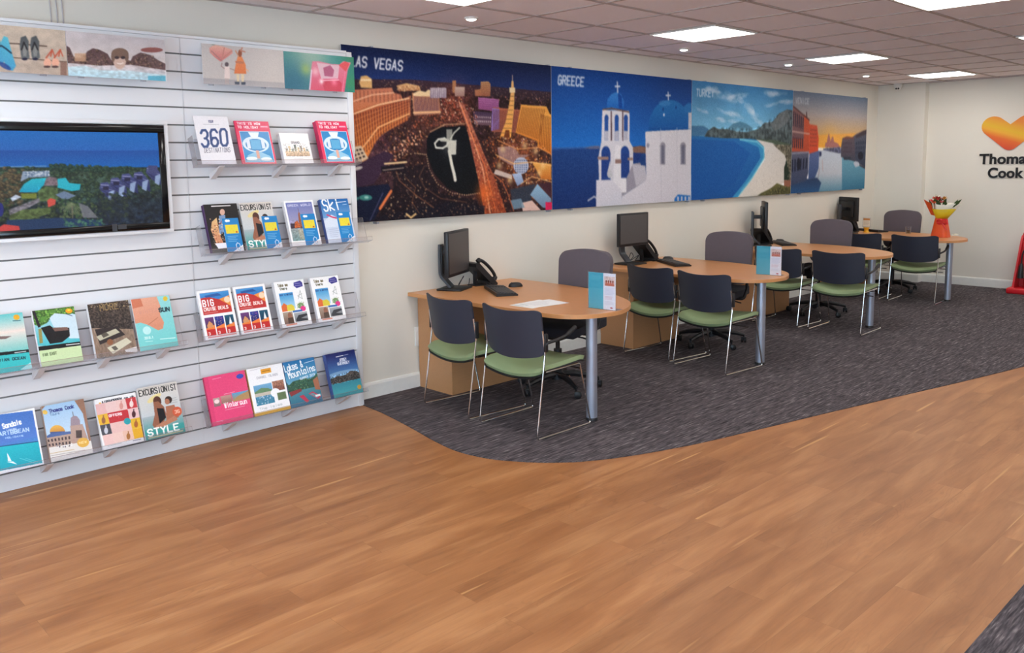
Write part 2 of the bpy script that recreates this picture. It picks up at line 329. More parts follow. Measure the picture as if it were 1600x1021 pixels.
# ---------------------------------------------------------------- materials
def mat_floor_wood():
    m = D.materials.new('oak_planks'); m.use_nodes = True; nt = m.node_tree; b = nt.nodes['Principled BSDF']; N = nt.nodes.new; L = nt.links.new
    g = N('ShaderNodeNewGeometry')
    br = N('ShaderNodeTexBrick'); br.inputs['Scale'].default_value = 1; br.inputs['Brick Width'].default_value = 1.22; br.inputs['Row Height'].default_value = 0.152
    br.inputs['Mortar Size'].default_value = 0.0007; br.offset = 0.37; br.inputs['Color1'].default_value = (0, 0, 0, 1); br.inputs['Color2'].default_value = (1, 1, 1, 1); br.inputs['Mortar'].default_value = (.5, .5, .5, 1)
    L(g.outputs['Position'], br.inputs['Vector'])
    # per plank offset for the grain
    sh = N('ShaderNodeVectorMath'); sh.operation = 'MULTIPLY_ADD'; sh.inputs[1].default_value = (7.3, 3.1, 5.0); L(br.outputs['Color'], sh.inputs[0]); L(g.outputs['Position'], sh.inputs[2])
    def nz(scale, st, det=5, dist=0.0):
        mp = N('ShaderNodeMapping'); mp.inputs['Scale'].default_value = st; L(sh.outputs[0], mp.inputs[0])
        n = N('ShaderNodeTexNoise'); n.inputs['Scale'].default_value = scale; n.inputs['Detail'].default_value = det; n.inputs['Distortion'].default_value = dist; L(mp.outputs[0], n.inputs['Vector']); return n
    def ramp(stops):
        r = N('ShaderNodeValToRGB'); e = r.color_ramp.elements
        while len(e) < len(stops): e.new(.5)
        for k, (p, c) in enumerate(stops): e[k].position = p; e[k].color = rgba(c)
        return r
    n1 = nz(1.6, (1, 6.0, 1), 4, .6); r1 = ramp([(.30, (146, 94, 54)), (.5, (163, 109, 66)), (.68, (178, 125, 80))]); L(n1.outputs[0], r1.inputs[0])
    n2 = nz(9, (1, 14, 1), 6, .3); r2 = N('ShaderNodeMapRange'); r2.inputs['From Min'].default_value = .3; r2.inputs['From Max'].default_value = .7; r2.inputs['To Min'].default_value = .93; r2.inputs['To Max'].default_value = 1.04; L(n2.outputs[0], r2.inputs['Value'])
    # cathedral grain: contour lines of a stretched noise
    n3 = nz(1.9, (1.0, 5.0, 1), 2, .4); mm = N('ShaderNodeMath'); mm.operation = 'MULTIPLY'; mm.inputs[1].default_value = 26; L(n3.outputs[0], mm.inputs[0])
    fr = N('ShaderNodeMath'); fr.operation = 'PINGPONG'; fr.inputs[1].default_value = 1; L(mm.outputs[0], fr.inputs[0])
    r3 = N('ShaderNodeMapRange'); r3.inputs['From Min'].default_value = 0; r3.inputs['From Max'].default_value = .35; r3.inputs['To Min'].default_value = .86; r3.inputs['To Max'].default_value = 1.0; L(fr.outputs[0], r3.inputs['Value'])
    # only in patches
    n4 = nz(1.1, (1, 2.5, 1), 2); r4 = N('ShaderNodeMapRange'); r4.inputs['From Min'].default_value = .5; r4.inputs['From Max'].default_value = .66; L(n4.outputs[0], r4.inputs['Value'])
    mx = N('ShaderNodeMix'); mx.inputs[2].default_value = 1.0; L(r4.outputs[0], mx.inputs[0]); L(r3.outputs[0], mx.inputs[3])
    # pale streaks
    n5 = nz(2.2, (.55, 11.0, 1), 1); r5 = N('ShaderNodeMapRange'); r5.inputs['From Min'].default_value = .71; r5.inputs['From Max'].default_value = .78; L(n5.outputs[0], r5.inputs['Value'])
    pm = N('ShaderNodeMapRange'); pm.inputs['To Min'].default_value = .93; pm.inputs['To Max'].default_value = 1.06; L(br.outputs['Color'], pm.inputs['Value'])
    mo = N('ShaderNodeMapRange'); mo.inputs['To Min'].default_value = 1.0; mo.inputs['To Max'].default_value = .72; L(br.outputs['Fac'], mo.inputs['Value'])
    a = N('ShaderNodeMath'); a.operation = 'MULTIPLY'; L(r2.outputs[0], a.inputs[0]); L(mx.outputs[0], a.inputs[1])
    a2 = N('ShaderNodeMath'); a2.operation = 'MULTIPLY'; L(a.outputs[0], a2.inputs[0]); L(pm.outputs[0], a2.inputs[1])
    a3 = N('ShaderNodeMath'); a3.operation = 'MULTIPLY'; L(a2.outputs[0], a3.inputs[0]); L(mo.outputs[0], a3.inputs[1])
    sc = N('ShaderNodeVectorMath'); sc.operation = 'SCALE'; L(r1.outputs[0], sc.inputs[0]); L(a3.outputs[0], sc.inputs['Scale'])
    fm = N('ShaderNodeMix'); fm.data_type = 'RGBA'; fm.inputs[7].default_value = rgba((200, 150, 96)); L(r5.outputs[0], fm.inputs[0]); L(sc.outputs[0], fm.inputs[6])
    L(fm.outputs[2], b.inputs['Base Color']); b.inputs['Roughness'].default_value = .42; b.inputs['Specular IOR Level'].default_value = .35
    return m
def mat_carpet():
    m = D.materials.new('carpet_weave'); m.use_nodes = True; nt = m.node_tree; b = nt.nodes['Principled BSDF']; N = nt.nodes.new; L = nt.links.new
    g = N('ShaderNodeNewGeometry')
    def nz(st, det=3):
        mp = N('ShaderNodeMapping'); mp.inputs['Scale'].default_value = st; L(g.outputs['Position'], mp.inputs[0])
        n = N('ShaderNodeTexNoise'); n.inputs['Scale'].default_value = 1; n.inputs['Detail'].default_value = det; L(mp.outputs[0], n.inputs['Vector']); return n
    a = nz((12, 125, 1)); c = nz((4, 55, 1), 2)
    r = N('ShaderNodeValToRGB'); e = r.color_ramp.elements
    for k in range(2): e.new(.5)
    for k, (p, cc) in enumerate([(.30, (40, 36, 40)), (.46, (74, 69, 73)), (.57, (100, 93, 96)), (.70, (158, 150, 152))]): e[k].position = p; e[k].color = rgba(cc)
    mx = N('ShaderNodeMix'); mx.inputs[0].default_value = .42; L(a.outputs[0], mx.inputs[2]); L(c.outputs[0], mx.inputs[3]); L(mx.outputs[0], r.inputs[0])
    L(r.outputs[0], b.inputs['Base Color']); b.inputs['Roughness'].default_value = .95; b.inputs['Specular IOR Level'].default_value = .1
    bp = N('ShaderNodeBump'); bp.inputs['Strength'].default_value = .6; bp.inputs['Distance'].default_value = .004; L(a.outputs[0], bp.inputs['Height']); L(bp.outputs[0], b.inputs['Normal'])
    return m
M_FLOOR = mat_floor_wood(); M_CARPET = mat_carpet()
M_WALL = mat('wall_paint', (233, 227, 215), .7, bump=(140, .08), var=(6, .012, (1, 1, 1)))
M_CEIL = mat('ceiling_tile', (246, 238, 240), .9, bump=(220, .15), var=(160, .02, (1, 1, 1)))
M_TBAR = mat('ceiling_grid', (186, 170, 164), .6)
M_SKIRT = mat('gloss_white_paint', (236, 235, 230), .35)
M_SLAT = mat('white_laminate', (231, 232, 235), .32, var=(3, .01, (1, 1, 1)))
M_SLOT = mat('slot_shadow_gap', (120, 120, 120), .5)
M_ALU = mat('brushed_aluminium', (176, 182, 198), .42, .75)
M_CHROME = mat('chrome', (225, 222, 218), .12, 1.0)
M_BEECH = mat('beech_laminate', (190, 138, 94), .38, var=(14, .10, (1, 9, 9)))
M_BEECH_TOP = mat('beech_laminate_top', (206, 146, 94), .33, var=(10, .09, (7, 1, 7)))
M_NAVY = mat('navy_plastic', (44, 47, 61), .5, bump=(400, .15))
M_GREEN = mat('green_vinyl', (142, 161, 119), .45, bump=(300, .12), var=(8, .03, (1, 1, 1)))
M_BLACK = mat('black_plastic', (26, 26, 30), .42)
M_BLACK2 = mat('black_matt_fabric', (34, 34, 44), .85, bump=(500, .3))
M_GREY = mat('grey_fabric', (95, 87, 94), .9, bump=(500, .35))
M_DGREY = mat('dark_grey_plastic', (62, 64, 70), .4)
M_SCREEN = mat('dark_screen', (78, 74, 74), .3)
M_PAPER = mat('white_paper', (240, 240, 240), .6)
M_RED = mat('red_plastic', (206, 28, 40), .38)
M_ACRYL = mat_clear('clear_acrylic', (250, 250, 252))
M_GLASS = mat_clear('window_glass', (245, 250, 250), .04, .2)
M_PRINT = mat_print('printed_gloss', .4, coat=.12, gain=1.05)
M_POSTER = mat_print('printed_poster', .6, gain=1.0, spec=.12)
M_TV = mat_print('lit_screen', .12, emit=.80, spec=.35)
M_DIFF = mat_emit('lamp_diffuser', (255, 252, 246), PANEL); M_SPOTL = mat_emit('lamp_lens', (255, 250, 240), SPOT)
# ---------------------------------------------------------------- room shell
YW, XF, XL, YF, HC = 0.115, 8.70, -6.0, -8.4, 2.641
struct('floor', MB().box(XL-.1, XF+.1, YF-.1, YW+.1, -.12, 0), M_FLOOR)
cp = [(.03, -.002), (.005, -.29), (-.055, -.644), (-.125, -.99), (-.148, -1.22), (-.115, -1.42), (-.045, -1.565), (.06, -1.712), (.2, -1.84), (.36, -1.935), (.54, -2.015), (.75, -2.09), (.98, -2.16), (1.5, -2.285), (2.08, -2.42), (2.72, -2.577), (3.42, -2.75), (4.28, -2.945), (5.6, -3.22), (7.2, -3.5), (8.7, -3.7)]
cs = [tuple(p) for p in spline([(x, y, 0) for x, y in cp], 6)]
poly = [(p[0], p[1]) for p in cs]+[(8.7, -.503), (8.576, -.503), (8.576, .1), (.03, .1)]
struct('floor_carpet', MB().prism(poly, 0.0002, .004), M_CARPET)
struct('floor_carpet', MB().box(-2.6, 8.7, YF+.02, -4.0, .0002, .004), M_CARPET)
struct('wall_back', MB().box(XL, XF+.1, YW, YW+.12, 0, HC+.1), M_WALL)
struct('wall_right', MB().box(XF, XF+.12, YF, YW, 0, HC+.1), M_WALL)
struct('wall_right_pier', MB().box(8.576, 8.70, -.503, YW, 0, HC), M_WALL)
V0, V1 = -7.8, -.9
struct('wall_left', MB().box(XL-.12, XL, YF, V0, 0, HC+.1).box(XL-.12, XL, V1, YW+.12, 0, HC+.1).box(XL-.12, XL, V0, V1, 0, .3).box(XL-.12, XL, V0, V1, 2.2, HC+.1), M_WALL)
f2 = MB()
for k in range(4):
    y = V0+(V1-V0)*k/3; f2.box(XL-.09, XL-.02, y-.04 if k else y, y+.04 if k < 3 else y, .3, 2.2)
f2.box(XL-.09, XL-.02, V0, V1, .3, .36).box(XL-.09, XL-.02, V0, V1, 2.14, 2.2)
w2 = struct('window_2', f2, M_SKIRT); MB().box(XL-.058, XL-.052, V0, V1, .3, 2.2).build('window_pane', M_GLASS, w2, smooth=0)
W0, W1, WZ0, WZ1 = -5.7, -2.2, .35, 2.2
struct('wall_front', MB().box(XL, W0, YF-.12, YF, 0, HC+.1).box(W1, XF+.12, YF-.12, YF, 0, HC+.1).box(W0, W1, YF-.12, YF, 0, WZ0).box(W0, W1, YF-.12, YF, WZ1, HC+.1), M_WALL)
fr = MB()
for k in range(5):
    x = W0+(W1-W0)*k/4; fr.box(x-.04 if k else x, x+.04 if k < 4 else x, YF-.09, YF-.02, WZ0, WZ1)
fr.box(W0, W1, YF-.09, YF-.02, WZ0, WZ0+.06).box(W0, W1, YF-.09, YF-.02, WZ1-.06, WZ1)
wf = struct('window_1', fr, M_SKIRT)
pane = MB().box(W0, W1, YF-.058, YF-.052, WZ0, WZ1).build('window_pane', M_GLASS, wf, smooth=0)
# ceiling: tiles above a grid of slim bars
gx = [2.3+.6262*k for k in range(-13, 11)]; gy = [-.105-.6157*k for k in range(0, 14)]
struct('ceiling', MB().box(XL, XF+.1, YF-.1, YW+.1, HC+.004, HC+.1), M_CEIL)
tb = MB()
for x in gx:
    if XL < x < XF: tb.box(x-.012, x+.012, YF, YW, HC-.002, HC+.0045)
for y in gy:
    if y > YF: tb.box(XL, XF, y-.012, y+.012, HC-.0025, HC+.0045)
tb.box(XL, XF, YW-.02, YW, HC-.004, HC+.0045).box(XF-.02, XF, YF, YW, HC-.004, HC+.0045)
struct('trim_1', tb, M_TBAR)
def skirt(pts, name):
    m = MB(); prof = [(0, 0), (.016, 0), (.016, .098), (.010, .112), (0, .116)]
    for i in range(len(pts)-1):
        a, b = Vector(pts[i]), Vector(pts[i+1]); t = (b-a).normalized(); n = Vector((t.y, -t.x)); V = []
        for p in (a, b): V += [(p.x+n.x*d, p.y+n.y*d, z) for d, z in prof]
        k = len(prof); m.add(V, [tuple(range(k)), tuple(range(k, 2*k))[::-1]]+[(j, (j+1) % k, k+(j+1) % k, k+j) for j in range(k)])
    struct(name, m, M_SKIRT)
skirt([(.06, YW), (8.576, YW)], 'baseboard_back'); skirt([(8.576, YW-.016), (8.576, -.503-.016)], 'baseboard_pier'); skirt([(8.576, -.503), (8.70, -.503)], 'baseboard_pier_return')
skirt([(8.70, -.519), (8.70, YF)], 'baseboard_right')
# ---------------------------------------------------------------- ceiling lamps
def light_panel(x, y, label):
    t = thing('ceiling_light_panel', label, 'ceiling light', (x, y, HC), 0, 'square light panels in the ceiling')
    a = .2975; f = MB()
    f.box(-a, a, -a, -a+.016, -.012, .003).box(-a, a, a-.016, a, -.012, .003).box(-a, -a+.016, -a+.016, a-.016, -.012, .003).box(a-.016, a, -a+.016, a-.016, -.012, .003)
    f.build('frame', M_SKIRT, t, smooth=0)
    MB().box(-a+.016, a-.016, -a+.016, a-.016, -.008, -.002).build('diffuser', M_DIFF, t, smooth=0)
LX = [-5.18, -2.67, -.16+.27, 2.61, 5.13, 7.64]; LX[2] = .105
names = {(2, 0): 'square light panel cut by the top edge of the photo, above the first poster', (3, 0): 'large square light panel above the seam between the white-tower and beach posters',
 (4, 0): 'square light panel above the beach and canal posters, second from the far wall', (5, 0): 'farthest square light panel, just in front of the far wall',
 (3, 1): 'bright square light panel cut by the top right edge of the photo', (4, 1): 'square light panel whose corner shows at the right edge of the ceiling'}
for i, x in enumerate(LX):
    for j, y in enumerate([-1.03, -2.885, -4.73, -6.58]):
        if (i, j) in names or j > 1 or i < 2 or (i, j) in ((2, 1), (5, 1)):
            light_panel(x, y, names.get((i, j), 'square ceiling light panel behind or beside the camera, outside the photo'))
sl = ['small round downlight above the first poster, nearest the camera', 'small round downlight above the middle of the posters, right of the first one', 'small round downlight above the beach poster, between two light panels', 'small round downlight nearest the far corner with the dome camera']
for k, x in enumerate([-1.75, .762, 3.274, 5.151, 7.021]):
    t = thing('round_downlight', sl[k-1] if k else 'small round downlight above the wall screen, outside the photo', 'downlight', (x, -.39, HC), 0, 'small round downlights along the wall')
    MB().lathe([(.048, .004), (.048, -.003), (.042, -.009), (.034, -.010), (.034, -.004)], 24).build('rim', M_TBAR if k < 0 else M_SKIRT, t)
    MB().lathe([(.034, -.004), (.033, -.010), (.022, -.015), (.001, -.016)], 24).build('lens', M_SPOTL, t)
# ---------------------------------------------------------------- slatwall
def slatboard(x0, x1, label):
    m = MB(); z = 0.0; edges = [0.0]+[.091+.1*k for k in range(24)]; y0, yb = 0.0, .018
    prof = [(0.0, 0.0)]; zz = 0.0
    P = []   # (y,z) front outline from bottom up
    P.append((0, .002))
    for k in range(23):
        c = .0961+.1*k; P += [(0, c-.0045), (.0035, c-.0045), (.0035, c-.010), (.0085, c-.010), (.0085, c+.010), (.0035, c+.010), (.0035, c+.0045), (0, c+.0045)]
    P += [(0, 2.385), (yb, 2.385), (yb, .002)]
    n = len(P); V = [(x0, y, z) for y, z in P]+[(x1, y, z) for y, z in P]
    m.add(V, [(i, (i+1) % n, n+(i+1) % n, n+i) for i in range(n)])
    t = thing('slatwall_board', label, 'slatwall', (0, 0, 0), 0, 'white slatwall boards')
    m.build('slatted_face', M_SLAT, t, smooth=0)
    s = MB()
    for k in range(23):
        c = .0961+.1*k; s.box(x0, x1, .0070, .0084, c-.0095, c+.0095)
    s.build('slot_shade_strip', M_SLOT, t, smooth=0)  # darker grey strips put the groove shade into colour
    return t
slatboard(-1.1095, 0.0, 'white grooved slatwall board at the right, holding four brochure rows')
slatboard(-2.33, -1.1115, 'white grooved slatwall board at the left, behind the wall screen')
slatboard(-3.55, -2.332, 'white grooved slatwall board continuing left, outside the photo')
t = thing('slatwall_surround', 'white edge post and top rail carrying the slatwall, beside the first poster', 'display surround')
MB().box(.0, .040, -.006, .022, 0.0, 2.395, .002).build('end_post', M_SLAT, t)
MB().box(-3.55, .0, -.006, .022, 2.386, 2.402, .001).build('top_rail', M_SLAT, t)
for x in (-3.4, -2.33, -1.11, -.02): MB().box(x-.02, x+.02, .019, .108, 0, 2.36).build('rear_post', M_SLAT, t)
for k, x in enumerate((-1.742, -1.712, -1.684)):
    tag(MB().tube([(x-.004, YW-.005, 2.30), (x, YW-.005, 2.42), (x-.002, YW-.005, 2.55), (x-.001, YW-.005, HC)], .0035, 8).build('power_cable', mat('grey_cable', (196, 188, 188), .5)),
        ['left of three grey cables running up the wall to the ceiling above the screen', 'middle of three grey cables running up the wall to the ceiling above the screen', 'right of three grey cables running up the wall to the ceiling above the screen'][k], 'cable', 'grey cables above the slatwall')
# ---------------------------------------------------------------- desks
def desk_mesh_parts(t):
    # local origin: foot of the round leg
    o = [(-.318, 1.495), (-.308, .6), (-.294, .19), (-.268, .03), (-.20, -.07), (-.10, -.13), (.06, -.158), (.20, -.125), (.345, -.045), (.465, .08), (.58, .28), (.67, .50), (.722, .80), (.736, 1.1), (.736, 1.495)]
    sp = [tuple(p)[:2] for p in spline([(x, y, 0) for x, y in o[1:]], 5)]; sp = [o[0]]+sp
    top = MB().prism(sp, .693, .7175); c = [(x*.997+.0005, y*.998+.001) for x, y in sp]; n = len(sp)
    top.add([(x, y, .7175) for x, y in sp]+[(x, y, .7195) for x, y in c], [(i, (i+1) % n, n+(i+1) % n, n+i) for i in range(n)]+[tuple(range(n, 2*n))])
    top.build('desk_top', M_BEECH_TOP, t)
    p = MB().box(-.236, -.214, 1.11, 1.486, .0, .692).box(-.214, .43, 1.11, 1.132, 0, .692).box(.43, .452, 1.11, 1.486, 0, .692)
    p.build('pedestal', M_BEECH, t, smooth=0)
    lg = MB().lathe([(.0, .018), (.036, .018), (.036, .692), (0, .692)], 28).build('leg', M_ALU, t)
    MB().lathe([(.0, 0), (.040, 0), (.040, .010), (.034, .020), (0, .020)], 28).build('leg_foot', M_BLACK, lg)
    MB().lathe([(.0, .684), (.055, .684), (.055, .6925), (0, .6925)], 28).build('leg_plate', M_BLACK, lg)
desk0 = thing('desk', 'nearest bullet-shaped beech desk, with paper sheets and a leaflet stand on it', 'desk', (.849, -1.385, .004), 0, 'beech desks along the wall')
desk_mesh_parts(desk0)
DX = [.849, 2.948, 5.068, 7.216]
dup(desk0, (2.948, -1.385, .004), 0, 'second bullet-shaped beech desk, its monitor screen facing the room')
dup(desk0, (5.068, -1.370, .004), 0, 'third bullet-shaped beech desk, with no leaflet stand on it').scale.y = .989
dup(desk0, (7.216, -1.355, .004), 0, 'farthest bullet-shaped beech desk, with the flower bouquet on it').scale.y = .979
# ---------------------------------------------------------------- visitor chairs (origin: middle of the left side, x forward)
def visitor_chair(label, arms=False):
    t = thing('visitor_chair', label, 'chair', (0, 0, 0), 0, 'green seated visitor chairs')
    W = .256
    def seat(u, v):   # u across, v front-back
        y = (u-.5)*.49; x = .020+v*.445; e = abs(2*u-1)
        z = .392+.036*e*e*(1-.4*v)+.034*v**1.5-.030*max(0, v-.85)*max(0, v-.85)*20-.028*max(0, .15-v)*max(0, .15-v)*40
        rx = max(0, e-.80)/.20; x = .2425+(x-.2425)*(1-.13*rx**2.5); return (x, y, z)
    MB().sheet(seat, 24, 18, .026).build('seat', M_GREEN, t, smooth=60)
    def pan(u, v):
        x, y, z = seat(u, v); return (.2425+(x-.2425)*1.005, y*1.005, z-.018)
    MB().sheet(pan, 24, 12, .010).build('seat_pan', M_BLACK, t, smooth=60)
    def back(u, v):   # u across 0..1, v up
        u = .5-.5*math.cos(PI*u); e = 2*u-1; z0 = .500-.030*(1-e*e); z1 = .790-.022*(1-e*e); c = max(0, abs(e)-.78)/.22
        zz = z0+(z1-z0)*(.5+(v-.5)*(1-.20*(1-math.sqrt(max(0, 1-c*c))))); hw = .256-.008*(1-v)
        x = .085-.050*(zz-.47)/.31-.066*(1-e*e)+.018; return (x-.010, e*hw, zz)
    MB().sheet(back, 28, 14, .011, (1, 0, 0)).build('backrest', M_NAVY, t, smooth=60)
    for s, nm in ((-1, 'right'), (1, 'left')):
        y = s*W; yt = s*.247
        P = fillet([(.060, s*.252, .66), (.078, s*.255, .52), (0, y, .0065), (.488, y, .0065), (.395, yt, .408), (.088, yt, .402)], .022, 6)
        sf = MB().tube(P, .0055, 10).build('side_frame', M_CHROME, t)
        MB().box(.066, .090, s*.262-.009, s*.262+.009, .53, .64, .004).build('back_bracket', M_BLACK, sf)
        if arms: MB().tube(spline([(.074, s*.266, .575), (.088, s*.276, .588), (.15, s*.284, .596), (.23, s*.286, .612), (.29, s*.284, .640), (.315, s*.282, .652)], 4), .010, 10, rad=[.008]*4+[.010]*9+[.014]*8).build('armrest', M_BLACK, t)
        for gx_ in (.060, .40): MB().box(gx_, gx_+.024, y-.006, y+.006, 0, .004).build('glide', M_BLACK, sf)
    for q in ((.30, .342), (.398, .372)): MB().tube([(q[0], -.248, q[1]), (q[0], .248, q[1])], .0045, 8).build('stretcher', M_CHROME, t)
    return t
def cplace(rear_l, rear_r):
    a, b = Vector(rear_l), Vector(rear_r); m = (a+b)/2; d = (a-b).normalized(); ang = math.atan2(d.y, d.x)-PI/2; return (m.x, m.y, .004), ang
ch0 = visitor_chair('green-seated navy chair tucked at the nearest desk, on the side by the wall')
loc, a = cplace((.335, -.302), (.291, -.815)); ch0.location = loc; ch0.rotation_euler.z = a
ch1 = None
for (l, r), lab in zip([((.296, -.918), (.295, -1.432)), ((2.546, -.295), (2.494, -.81)), ((2.45, -.885), (2.41, -1.40)), ((4.56, -.36), (4.552, -.874)), ((4.552, -.985), (4.568, -1.50)), ((6.75, -.215), (6.79, -.731)), ((6.77, -.845), (6.80, -1.364))],
    ['nearest green-seated navy chair, in front of the nearest desk beside its round leg', 'green-seated navy chair at the second desk, on the side by the wall', 'green-seated navy chair at the second desk, nearer its round leg',
     'green-seated navy chair half hidden behind the second leaflet stand', 'green-seated navy chair at the third desk, nearer its round leg', 'green-seated navy chair at the farthest desk, mostly hidden behind the third desk', 'green-seated navy chair in front of the bouquet at the farthest desk']):
    loc, a = cplace(l, r)
    if '2.45' in str(l): dup(ch0, loc, a, lab); continue
    if ch1 is None: ch1 = visitor_chair(lab, True); ch1.location = loc; ch1.rotation_euler.z = a
    else: dup(ch1, loc, a, lab)
# ---------------------------------------------------------------- office chairs (facing -x; origin under the gas column)
def office_chair(label):
    t = thing('office_chair', label, 'office chair', (0, 0, 0), 0, 'grey swivel office chairs')
    def back(u, v):
        v = .5-.5*math.cos(PI*v); e = 2*u-1; z = .505+.475*v; hw = .212+.014*v; cc = max(0, abs(2*v-1)-.64)/.36; hw -= .085*(1-math.sqrt(max(0, 1-cc*cc)))
        z += .014*(1-e*e)*max(0, v-.5)*2; x = .385+.045*v-.010*(1-e*e)+.02*(v-.5)**2; return (x, e*hw, z)
    MB().sheet(back, 24, 26, .052, (1, 0, 0)).build('backrest', M_GREY, t, smooth=70)
    def bshell(u, v):
        x, y, z = back(u, .06+.8*v); return (x+.034, y*.93, z)
    MB().sheet(bshell, 16, 12, .016, (1, 0, 0)).build('back_shell', M_BLACK, t, smooth=70)
    def seat(u, v):
        e = 2*u-1; c = max(0, abs(2*v-1)-.7)/.3; y = e*.245*(1-.12*c**2); x = -.15+.50*v; return (x, y, .475-.010*math.sin(PI*v)-.030*max(0, .25-v)*4*max(0, .25-v)*4)
    MB().sheet(seat, 20, 20, .060, (0, 0, 1)).build('seat', M_BLACK2, t, smooth=70)
    MB().box(-.12, .12, -.10, .10, .385, .440, .012).box(.10, .47, -.035, .035, .395, .425, .008).box(.44, .47, -.035, .035, .40, .62, .008).build('mechanism', M_BLACK, t)
    MB().lathe([(.0, .10), (.030, .10), (.030, .30), (.016, .302), (.016, .40), (0, .40)], 20).build('gas_column', M_BLACK, t)
    bs = MB(); bs.lathe([(0, .075), (.048, .075), (.048, .125), (.036, .135), (0, .135)], 20)
    for k in range(5):
        an = math.radians(72*k+20); c, s = math.cos(an), math.sin(an)
        P = [(c*r, s*r, z) for r, z in ((.03, .112), (.12, .112), (.22, .095), (.30, .074))]; bs.tube(P, .02, 8, rad=[.026, .024, .020, .014])
    sb = bs.build('star_base', M_BLACK, t)
    for k in range(5):
        an = math.radians(72*k+20); M = Matrix.Translation((math.cos(an)*.30, math.sin(an)*.30, 0)) @ Matrix.Rotation(an+1.1, 4, 'Z')
        cm = MB()
        for s in (-1, 1): cm.lathe([(0, -.009), (.020, -.009), (.026, -.005), (.026, .005), (.020, .009), (0, .009)], 16, M=M @ Matrix.Translation((.012, s*.014, .026)) @ Matrix.Rotation(PI/2, 4, 'X'))
        cm.box(-.006, .024, -.004, .004, .02, .05, M=M).lathe([(0, .03), (.008, .03), (.008, .078), (0, .078)], 10, M=M).box(-.012, .028, -.022, .022, .042, .054, .005, M=M)
        cm.build('caster', M_BLACK, sb)
    for s in (-1, 1):
        y = s*.285
        MB().tube(fillet([(.02, s*.10, .425), (.02, y, .43), (.10, y, .50), (.10, y, .64)], .03), .014, 10).box(-.05, .20, y-.035, y+.035, .645, .672, .012).build('armrest', M_BLACK, t)
    MB().tube([(-.05, -.10, .42), (-.06, -.24, .415), (-.06, -.29, .405)], .006, 8).build('lever', M_BLACK, t)
    return t
oc = office_chair('grey swivel office chair behind the nearest desk, back turned to the second desk')
oc.location = (1.27, -.70, .004); oc.rotation_euler.z = math.radians(12)
dup(oc, (3.37, -.655, .004), math.radians(12), 'grey swivel office chair behind the second desk')
dup(oc, (5.49, -.625, .004), math.radians(10), 'grey swivel office chair behind the third desk, partly hiding the farthest monitor')
dup(oc, (7.64, -.54, .004), math.radians(8), 'grey swivel office chair behind the farthest desk, under the pier of the far wall')
